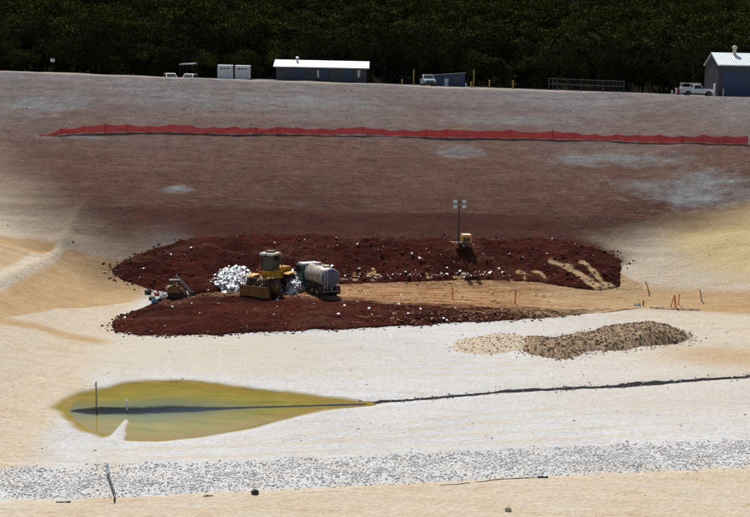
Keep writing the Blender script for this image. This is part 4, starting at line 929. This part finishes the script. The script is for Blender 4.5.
# ------------------------------------------------------------------ water tanker
def build_tanker():
    p = on_surface(331, 297.5); z = gz(p[0], p[1])
    a = R(118); fx, fy = math.cos(a), math.sin(a)
    t = thing('tanker_truck', (p[0] + fx * 2.2 - .1, p[1] + fy * 2.2 + .2, z), a, 'pale steel tanker truck with dark teal cab parked behind the compactor', 'truck', scale=.87)
    MB().box(-2.6, 3.9, -.42, -.32, .72, .92).box(-2.6, 3.9, .32, .42, .72, .92).box(-2.6, -2.5, -.5, .5, .66, .9).build('chassis', 'dark_steel', t)
    tk = MB().lathe([(-2.75, .25), (-2.72, .7), (-2.62, 1.02), (-2.5, 1.1), (1.35, 1.1), (1.47, 1.02), (1.57, .7), (1.6, .25)], 'x', 32, (0, 0, 1.98), .92).build('tank', 'cream_tank', t, True)
    for x in (-2.45, -1.1, .2, 1.3): MB().lathe([(-.04, 1.105), (-.035, 1.13), (.035, 1.13), (.04, 1.105)], 'x', 32, (x, 0, 1.98), .92).build('band', 'galvanised', tk, True)
    MB().lathe([(-2.79, .2), (-2.765, .7), (-2.67, 1.0), (-2.62, 1.04)], 'x', 32, (0, 0, 1.98), .92).build('end_shade', 'shaded_end_grey', tk, True)  # shell painting in the shade of the end turned from the sun
    for x in (-1.6, .4):
        MB().lathe([(-.05, .3), (.14, .3), (.14, .36), (.2, .34), (.22, .1)], 'z', 14, (x, 0, 2.98)).build('hatch', 'cream_paint', tk, True)
    MB().box(-2.3, 1.2, -.32, -.29, 3.0, 3.08).box(-2.3, 1.2, .29, .32, 3.0, 3.08).build('walkway_rail', 'galvanised', tk)
    l = MB().tube([(-2.82, .45, .9), (-2.82, .45, 2.95)], .025, 6).tube([(-2.82, .78, .9), (-2.82, .78, 2.95)], .025, 6)
    for k in range(7): l.tube([(-2.82, .45, 1.05 + k * .28), (-2.82, .78, 1.05 + k * .28)], .02, 6)
    l.build('ladder', 'galvanised', t)
    for sy in (-1, 1):
        MB().box(-2.4, 1.3, sy * .75 - .1, sy * .75 + .1, .95, 1.12).build('cradle', 'dark_steel', t)
        for x in (-1.75, -.55):
            wheel(t, x, sy * .98, .5, .3, rim='cream_paint'); wheel(t, x, sy * .64, .5, .3)
        wheel(t, 3.0, sy * .95, .5, .3, rim='cream_paint')
        MB().prism([(-2.45, .75), (-2.4, 1.1), (.05, 1.1), (.12, .75), (.04, .75), (-.02, 1.04), (-2.33, 1.04), (-2.37, .75)], sy * .95 - .28, sy * .95 + .28).build('mudguard', 'dark_steel', t)
        MB().box(-2.52, -2.49, sy * .95 - .26, sy * .95 + .26, .25, .78).build('mud_flap', 'black_rubber', t)
        MB().box(-2.68, -2.6, sy * .8 - .14, sy * .8 + .14, .72, .86).build('tail_light', 'red_plastic', t)
        MB().box(.3, 1.9, sy * .85 - .2, sy * .85 + .2, .55, .95).build('side_box', 'teal_paint', t, bevel=.03)
    MB().tube([(-2.75, -.9, .6), (-2.75, .9, .6)], .06, 8).build('spray_bar', 'grey_metal', t, True)
    MB().tube([(-2.6, 0, 1.1), (-2.85, 0, 1.0), (-2.85, 0, .62)], .08, 8).build('outlet_pipe', 'grey_metal', t, True)
    cab = MB().prism([(2.0, .75), (2.0, 2.55), (2.15, 2.68), (3.45, 2.68), (3.7, 2.5), (3.95, 1.65), (3.98, .6), (3.6, .55), (3.5, .95), (3.0, 1.12), (2.5, .95), (2.4, .7)], -1.08, 1.08).build('cab', 'teal_paint', t, bevel=.06)
    for sy in (-1, 1):
        mesh_obj('side_window', [(2.5, sy * 1.09, 1.7), (3.72, sy * 1.09, 1.7), (3.55, sy * 1.09, 2.42), (2.5, sy * 1.09, 2.45)], [(0, 1, 2, 3)], 'glass', cab)
        MB().box(3.55, 3.7, sy * 1.25 - .08, sy * 1.25 + .08, 1.7, 2.2).build('mirror', 'black_plastic', cab)
        MB().box(3.95, 4.0, sy * .8 - .14, sy * .8 + .14, .85, 1.05).build('headlight', 'lamp_glass', cab)
    mesh_obj('windscreen', [(3.94, -.95, 1.74), (3.94, .95, 1.74), (3.75, .92, 2.42), (3.75, -.92, 2.42)], [(0, 1, 2, 3)], 'glass', cab)
    MB().box(1.99, 1.995, -.8, .8, 1.7, 2.3).build('rear_window', 'glass', cab)
    MB().box(2.2, 3.2, -1.0, 1.0, 2.7, 2.86).build('roof_fairing', 'white_paint', cab, bevel=.04)
    MB().tube([(1.85, .75, .9), (1.85, .75, 2.9)], .07, 8).build('exhaust', 'grey_metal', t, True)
    MB().box(1.72, 1.98, -1.0, -.45, 1.5, 2.35).build('air_box', 'white_paint', t, bevel=.03)
build_tanker()

# ------------------------------------------------------------------ light tower
def build_light_tower():
    p = on_surface(462, 247.5); z = gz(p[0], p[1])
    t = thing('light_tower', (p[0], p[1], z), R(8), 'tall mast light tower on yellow trailer at the waste edge', 'light tower')
    MB().box(-.75, .75, -.5, .5, .42, .55).tube([(.7, 0, .48), (1.7, 0, .42)], .05, 6).build('chassis', 'dark_steel', t)
    g = MB().prism([(-.1, .55), (-.1, 1.15), (0, 1.28), (.75, 1.28), (.85, 1.1), (.85, .55)], -.5, .5).build('generator_box', 'yellow_paint', t, bevel=.03)
    MB().box(.0, .7, -.515, -.5, .62, 1.05).build('side_panel', 'dark_steel', g); MB().box(-.05, .8, -.53, .53, 1.28, 1.33).build('lid', 'cream_paint', g)
    for sx, sy in ((-1, -1), (1, -1), (-1, 1), (1, 1)):
        MB().tube([(sx * .6, sy * .5, .48), (sx * .95, sy * 1.05, .46), (sx * .95, sy * 1.05, -.05)], .035, 6).build('outrigger', 'yellow_paint', t)
    for sy in (-1, 1): wheel(t, 0, sy * .62, .3, .2)
    m_ = MB().box(-.47, -.33, -.07, .07, .5, 2.3).box(-.45, -.35, -.05, .05, 2.3, 3.7).box(-.43, -.37, -.03, .03, 3.7, 4.6).build('mast', 'dark_steel', t)
    MB().box(-1.0, .2, -.03, .03, 4.5, 4.57).box(-1.0, .2, -.03, .03, 4.0, 4.07).build('lamp_bar', 'dark_steel', m_)
    for x in (-.85, .05):
        for zz in (4.05, 4.55):
            l = MB().hexa([(x - .22, -.2, zz - .16), (x + .22, -.2, zz - .16), (x + .16, .1, zz - .1), (x - .16, .1, zz - .1)], [(x - .22, -.2, zz + .2), (x + .22, -.2, zz + .2), (x + .16, .1, zz + .14), (x - .16, .1, zz + .14)]).build('floodlight', 'grey_metal', t)
            MB().box(x - .19, x + .19, -.215, -.2, zz - .12, zz + .16).build('lens', 'lamp_glass', l)
    MB().tube([(-.3, .06, .6), (-.28, .12, 2.0), (-.34, .06, 3.9)], .02, 5).build('cable', 'black_rubber', t)
build_light_tower()

# ------------------------------------------------------------------ small tracked excavator at the left end
def build_digger():
    p = on_surface(177, 298); z = gz(p[0], p[1])
    t = thing('mini_excavator', (p[0] - .1, p[1] + .5, z), R(14), 'small dirty yellow excavator with grey arm lowered beside the rubbish', 'excavator', scale=.8)
    for sy in (-1, 1):
        tr = MB().prism([(-.95, .12), (-1.05, .28), (-.95, .45), (.95, .45), (1.05, .28), (.95, .12), (.8, 0), (-.8, 0)], sy * .62 - .17, sy * .62 + .17).build('track', 'black_rubber', t, bevel=.03)
        for x in (-.7, -.25, .25, .7): MB().lathe([(-.19, .1), (.19, .1)], 'y', 10, (x, sy * .62, .16)).build('roller', 'dark_steel', tr)
    MB().box(-.5, .5, -.48, .48, .3, .52).build('undercarriage', 'dark_steel', t)
    h = MB().prism([(-1.1, .55), (-1.15, 1.0), (-.95, 1.25), (-.1, 1.3), (.65, .95), (.75, .55)], -.7, .7).build('house', 'muddy_yellow', t, bevel=.05)
    MB().box(-1.17, -1.1, -.5, .5, .65, .95).build('grille', 'dark_steel', h)
    for x in (-.75, .2):
        for y in (-.6, .1): MB().box(x - .03, x + .03, y - .03, y + .03, 1.2, 1.95).build('pillar', 'dark_steel', h)
    MB().box(-.85, .3, -.68, .18, 1.95, 2.02).build('canopy', 'dark_steel', h, bevel=.02)
    s_ = MB().box(-.55, -.1, -.45, -.05, 1.28, 1.42).box(-.6, -.5, -.45, -.05, 1.42, 1.8).build('seat', 'black_rubber', h)
    b_ = MB().hexa([(.5, .28, .7), (.7, .28, .6), (.7, .48, .6), (.5, .48, .7)], [(-.1, .3, 2.25), (.12, .3, 2.35), (.12, .46, 2.35), (-.1, .46, 2.25)]).build('boom', 'muddy_yellow', t)
    st = MB().hexa([(-.06, .28, 2.2), (1.55, .28, .35), (1.55, .48, .35), (-.06, .48, 2.2)], [(.06, .28, 2.45), (1.75, .28, .5), (1.75, .48, .5), (.06, .48, 2.45)]).build('stick', 'grey_metal', t)
    MB().prism([(1.5, .55), (1.8, .5), (1.95, .2), (1.75, -.02), (1.45, .05), (1.65, .15), (1.68, .3)], .1, .66).build('bucket', 'dark_steel', t)
    MB().prism([(1.15, .02), (1.25, .02), (1.22, .5), (1.12, .5)], -.8, .8).build('dozer_blade', 'white_paint', t)
    MB().box(.7, 1.15, -.4, -.3, .12, .25).box(.7, 1.15, .3, .4, .12, .25).build('blade_arm', 'dark_steel', t)
build_digger()

# ------------------------------------------------------------------ heaps of white plastic sheet and rubbish
def crumple(name, px, py, rx, ry, h, label, dy=0, seed=0, n=620):
    p = on_surface(px, py); z0 = gz(p[0], p[1] + dy)
    t = thing(name, (p[0], p[1] + dy, z0), 0, label, 'litter pile')
    nu, nv = 44, 26; u, v = np.meshgrid(np.linspace(-1, 1, nu), np.linspace(-1, 1, nv)); r2 = u * u + v * v
    ang = np.arctan2(v, u); rr = np.maximum(np.abs(u), np.abs(v)); k = rr / np.maximum(np.sqrt(r2), 1e-6); cu, cv = u * k, v * k
    X = cu * rx * (1 + .35 * fbm(ang * 1.5 + 9, rr, 160 + seed, 2)); Y = cv * ry * (1 + .3 * fbm(ang * 1.5, rr, 170 + seed, 2)); q = cu ** 2 + cv ** 2
    Z = h * np.maximum(0, 1 - q) ** .6 * (1 + 1.0 * fbm(X * 1.6, Y * 1.6, 180 + seed, 3)) + .55 * np.abs(fbm(X * 3.5, Y * 3.5, 190 + seed, 3)) * (q < .97) - .05
    gzs = np.array([gz(p[0] + a_, p[1] + dy + b_) for a_, b_ in zip(X.ravel(), Y.ravel())]).reshape(X.shape) - z0
    V = np.stack([X.ravel(), Y.ravel(), (Z + gzs).ravel()], 1)
    o = link('sheet', np_mesh('sheet', V, grid_quads(nv, nu), 'white_sheet', smooth=False), t)
    i = RNG.integers(0, len(V), n); P = V[i] * (1 + .25 * RNG.random((n, 1)) * np.array([1, 1, 0])) + RNG.normal(0, .16, (n, 3)) * np.array([1, 1, .5]); litter_mesh('scraps', P, .12 + .38 * RNG.random(n) ** 2, 'white_sheet', t)
    return t
m, ns, ls, b = material('white_sheet'); g = ns.new('ShaderNodeNewGeometry')
n_ = noise(ns, ls, 3.5, 5, .7, g.outputs['Position'])
ls.new(ramp(ns, ls, n_, [(.40, (.10, .08, .08)), (.47, (.6, .64, .7)), (.52, (.84, .87, .9))]), b.inputs['Base Color']); b.inputs['Roughness'].default_value = .5; M['white_sheet'] = m
crumple('litter_pile', 232, 288, 1.45, 2.3, .62, 'pile of crumpled white plastic sheet in front of the compactor blade', 1.2, 1)
crumple('litter_pile', 293, 291, .95, 2.4, 1.1, 'pile of torn white plastic between compactor and tanker truck', 1.4, 2)
def bag(px, py, s_, mat, name, label, cat, seed, dz=0):
    p = on_surface(px, py); n = 14; V = []; F = []
    for i in range(9):
        th = math.pi * i / 8
        for k in range(n):
            ph = 2 * math.pi * k / n; r = s_ * (1 + .5 * float(fbm(np.array(k * .8), np.array(i * .9), 200 + seed, 2)))
            V.append((r * math.sin(th) * math.cos(ph), r * .8 * math.sin(th) * math.sin(ph), max(0, s_ * .6 + r * .75 * math.cos(th)) - .03))
    for i in range(8): F += [(i * n + k, i * n + (k + 1) % n, (i + 1) * n + (k + 1) % n, (i + 1) * n + k) for k in range(n)]
    o = mesh_obj(name, V, F, mat); o.location = (p[0], p[1], gz(p[0], p[1])); return tag(o, label, cat)
bag(148, 294, .34, 'black_plastic', 'rubbish_bag', 'black rubbish bag on the sand, farthest from the excavator', 'bag', 1)
bag(152, 300, .3, 'black_plastic', 'rubbish_bag', 'black rubbish bag on the sand before the red bag', 'bag', 2)
bag(157, 295.5, .26, 'red_plastic', 'rubbish_bag', 'dark red rubbish bag between black bags and excavator', 'bag', 3)
bag(155, 303, .3, 'blue_plastic', 'rubbish_bag', 'blue rubbish bag at the edge of the waste', 'bag', 4)
bag(163, 298, .36, 'white_plastic', 'rubbish_bag', 'white rubbish bag against the excavator track', 'bag', 5)
bag(159, 301, .24, 'black_plastic', 'rubbish_bag', 'small black rubbish bag between white and blue bags', 'bag', 6)
bag(255, 494.5, .19, 'black_plastic', 'plastic_scrap', 'lump of black plastic at the rock band edge above the sand bench', 'scrap', 7)
bag(508, 511, .16, 'timber', 'stone_lump', 'brown lump lying alone on the sand bench', 'lump', 8)
def strip(pts, w, h, mat, name, label, cat):
    P = [on_surface(a, b_) for a, b_ in pts]; mb = MB(); o0 = P[0]; V = []; F = []
    xs = []
    for a, b_ in zip(P[:-1], P[1:]):
        for k in range(6): xs.append(a + (b_ - a) * k / 6)
    xs.append(P[-1])
    for i, q in enumerate(xs):
        ww = w * (.6 + .8 * random.random()) * (.3 if i in (0, len(xs) - 1) else 1); z = gz(q[0], q[1]) - o0[2]; dx = q - o0; j = random.uniform(-.06, .06)
        V += [(dx[0], dx[1] - ww + j, z - .03), (dx[0], dx[1] + j, z + h * random.uniform(.5, 1.2)), (dx[0], dx[1] + ww + j, z - .03)]
    for i in range(len(xs) - 1): F += [(3 * i, 3 * i + 3, 3 * i + 4, 3 * i + 1), (3 * i + 1, 3 * i + 4, 3 * i + 5, 3 * i + 2)]
    o = mesh_obj(name, V, F, mat); o.location = tuple(o0); return tag(o, label, cat)
strip([(650, 308), (672, 309.5), (700, 310.5)], .28, .12, 'rust_drum', 'scrap_strip', 'long dark rusty strip lying at the foot of the red tripod', 'scrap')
strip([(56, 503), (71, 502.4)], .09, .06, 'black_plastic', 'plastic_strip', 'short black strip at the rock band edge left by the black hose', 'scrap')
strip([(203, 496.6), (213, 496.2)], .1, .06, 'black_plastic', 'plastic_strip', 'short black strip between the black hose and the plastic lump', 'scrap')
strip([(440, 486), (470, 483.6)], .03, .035, 'black_plastic', 'plastic_strip', 'thin dark strip half buried along the sand bench edge', 'scrap')
strip([(475, 482.5), (520, 479), (543, 477.5)], .04, .04, 'black_plastic', 'plastic_strip', 'longest dark strip half buried along the sand bench edge', 'scrap')
strip([(538, 478.4), (548, 477.8)], .07, .1, 'black_plastic', 'plastic_scrap', 'crumpled black scrap at the end of the longest dark strip', 'scrap')
strip([(634, 306), (641, 305.5)], .12, .2, 'white_plastic', 'plastic_scrap', 'pale scrap on the dirt track beside a short dark peg', 'scrap')

# ------------------------------------------------------------------ stakes and posts in the pit
def stake(px, py, h, r, mat, label, lean=(0, 0), name='marker_stake', cat='stake', cap=None):
    p = on_surface(px, py); return post(0, 0, h, r, mat, name, label, cat, None, lean, cap, p)
stake(452.5, 299, 1.0, .05, 'orange_post', 'orange stake on the dirt track below the light tower', (0, 0), cap='rust_drum')
stake(515, 304, 1.2, .05, 'orange_post', 'orange stake on the dirt track with rust-coloured cap', (.02, 0), cap='rust_drum')
stake(649.5, 292, .95, .06, 'yellow_post', 'yellow stake leaning over on the pale sand above the track', (-.42, 0), cap='orange_post')
stake(702, 301, 1.0, .06, 'timber', 'brown leaning stake on the pale sand past the red tripod', (-.25, 0))
stake(643, 305.6, .4, .06, 'dark_steel', 'short dark peg standing on the dirt track', (.03, 0), 'marker_peg', 'peg')
stake(96.5, 414, 2.0, .05, 'timber', 'tall grey timber gauge post standing in the pond', (0, 0), 'gauge_post', 'post')
stake(127.5, 417, 1.0, .06, 'white_stake', 'white stake at the tip of the silt spit', (-.05, 0))
def tripod():
    p = on_surface(674, 308); z = gz(p[0], p[1]); t = thing('survey_tripod', (p[0], p[1], z), 0, 'red survey tripod with splayed legs on the dirt track', 'tripod')
    for a in (30, 150, 270): MB().tube([(.32 * math.cos(R(a)), .32 * math.sin(R(a)), -.03), (0, 0, 1.15)], .04, 6).build('leg', 'orange_post', t)
    MB().lathe([(0, .09), (.1, .09), (.13, .04)], 'z', 10, (0, 0, 1.08)).build('head', 'orange_post', t)
tripod()
stake(678.5, 305, 1.0, .045, 'orange_post', 'thin upright red stake behind the red tripod', (.03, 0))
def hose():
    pts = [(107.5, 474), (109, 481), (112, 490), (115, 498), (114.5, 503)]; P = [on_surface(a, b_) for a, b_ in pts]; o = P[0]
    t = thing('hose', tuple(o), 0, 'black hose with pale end pipe lying over the rock band', 'hose')
    Q = [Vector((p[0] - o[0], p[1] - o[1], tz(p[0], p[1]) + .2 - o[2])) for p in P]
    MB().tube([Q[0] + (Q[1] - Q[0]) * .6] + Q[1:-1] + [Q[-1] - Vector((0, 0, .1))], .045, 8).build('hose_line', 'black_plastic', t, True)
    MB().tube([Q[0] + Vector((-.02, .1, .35)), Q[0] + Vector((0, 0, .1)), Q[0] + (Q[1] - Q[0]) * .7], .09, 10).build('end_pipe', 'off_white', t, True)
hose()

# ------------------------------------------------------------------ the wood behind
def crown_mesh(name, h, w, nleaf, ls_, seed, mat):
    rg = np.random.default_rng(seed); nl = 9 + seed % 4
    cen = np.stack([rg.normal(0, .30, nl) * w, rg.normal(0, .30, nl) * w, h * (.40 + .55 * rg.random(nl))], 1); cen[0] = (0, 0, h * .86); cen[1] = (0, 0, h * .55)
    rad = w * (.22 + .2 * rg.random(nl)); k = rg.integers(0, nl, nleaf)
    d = rg.normal(0, 1, (nleaf, 3)); d /= np.linalg.norm(d, axis=1)[:, None]; rr = rg.random(nleaf) ** .45
    c = cen[k] + d * (rad[k] * rr)[:, None] * np.array([1, 1, .75])
    n = d + rg.normal(0, .8, (nleaf, 3)) + np.array([0, 0, .6]); n /= np.linalg.norm(n, axis=1)[:, None]
    a = np.cross(n, rg.normal(0, 1, (nleaf, 3))); a /= np.linalg.norm(a, axis=1)[:, None]; b_ = np.cross(n, a); s_ = ls_ * (.6 + .8 * rg.random(nleaf))
    A = a * s_[:, None]; B_ = b_ * (s_ * .6)[:, None]
    V = np.stack([c - A, c - B_ * .9 + n * .08, c + A, c + B_], 1)
    return V.reshape(-1, 3), np.arange(nleaf * 4).reshape(-1, 4)
def trunk_mb(h, w, seed):
    rd = random.Random(seed); mb = MB(); b_ = rd.uniform(-.4, .4)
    mb.tube([(0, 0, -.4), (b_ * .4, .1, h * .3), (b_, .2, h * .6), (b_ * 1.1, .1, h * .85)], [.2, .15, .1, .04], 7)
    for k in range(5):
        a = rd.uniform(0, 6.28); z0 = h * rd.uniform(.3, .6); L = w * rd.uniform(.25, .42)
        mb.tube([(b_ * z0 / h, .1, z0), (b_ * .5 + L * .6 * math.cos(a), L * .6 * math.sin(a), z0 + L * .6), (b_ * .5 + L * math.cos(a), L * math.sin(a), z0 + L * 1.2)], [.08, .05, .02], 5)
    return mb
def build_wood():
    kinds = [(8.5, 6.0), (7.0, 5.0), (10.0, 6.5), (6.0, 5.2), (9.0, 5.0), (5.0, 4.5)]
    cm = [np_mesh('crown', *crown_mesh('c', h, w, 2400, .17, 300 + i, None), 'leaf_b' if i % 2 else 'leaf_a', False) for i, (h, w) in enumerate(kinds)]
    tm = []
    for i, (h, w) in enumerate(kinds):
        o = trunk_mb(h, w, i).build('trunk', 'bark'); tm.append(o.data); bpy.data.objects.remove(o)
    rd = random.Random(5); spots = []
    for row, y in enumerate((206, 210, 214.5, 219, 224, 229)):
        half = .32 * y; x = -half + (row % 2) * 1.6
        while x < half:
            spots.append((x + rd.uniform(-.9, .9), y + rd.uniform(-1.5, 1.5))); x += rd.uniform(3.0, 4.6)
    for (x, y) in spots:
        if 20 > 188 - y and abs(x - 56) < 9 and y < 196: continue
        i = rd.randrange(len(kinds)); s_ = rd.uniform(.6, 1.0)
        u = 375 + x / y * FPX; mk = next(n_ for e_, n_ in ((100, 'white board'), (205, 'white cars'), (262, 'white cabins'), (385, 'long shed'), (480, 'navy shed'), (540, 'short yellow bollards'), (640, 'dark pipe frame'), (700, 'white utility truck'), (9999, 'tall gabled shed')) if u < e_)
        lab = ('olive' if i % 2 else 'dark green') + ' tree at the edge of the wood behind the ' + mk
        t = thing('tree', (x, y, tz(x, y) - .05), rd.uniform(0, 6.28), lab, 'tree', 'trees along the edge of the wood', s_)
        link('crown', cm[i], t); link('trunk', tm[i], t)
    # the mass of the wood up the hill
    lo = [crown_mesh('c', h, w, 620, .27, 400 + i, None)[0] for i, (h, w) in enumerate(kinds)]
    Vs = []
    for y in np.arange(233, 318, 4.0):
        half = .34 * y; x = -half + rd.uniform(0, 3)
        while x < half:
            yy = y + rd.uniform(-2, 2); v = lo[rd.randrange(len(lo))]; a = rd.uniform(0, 6.28); s_ = rd.uniform(.5, .95); ca, sa = math.cos(a) * s_, math.sin(a) * s_
            z = 19.0 - .015 * x - .16 + .32 * max(0, yy - 226)
            Vs.append(np.stack([v[:, 0] * ca - v[:, 1] * sa + x, v[:, 0] * sa + v[:, 1] * ca + yy, v[:, 2] * s_ + z - .6], 1)); x += rd.uniform(2.9, 4.4)
    V = np.concatenate(Vs); me = np_mesh('forest', V, np.arange(len(V)).reshape(-1, 4), 'leaf_b', False)
    tag(link('forest', me), 'dark olive forest covering the hillside behind the pit', 'forest', kind='stuff')
build_wood()
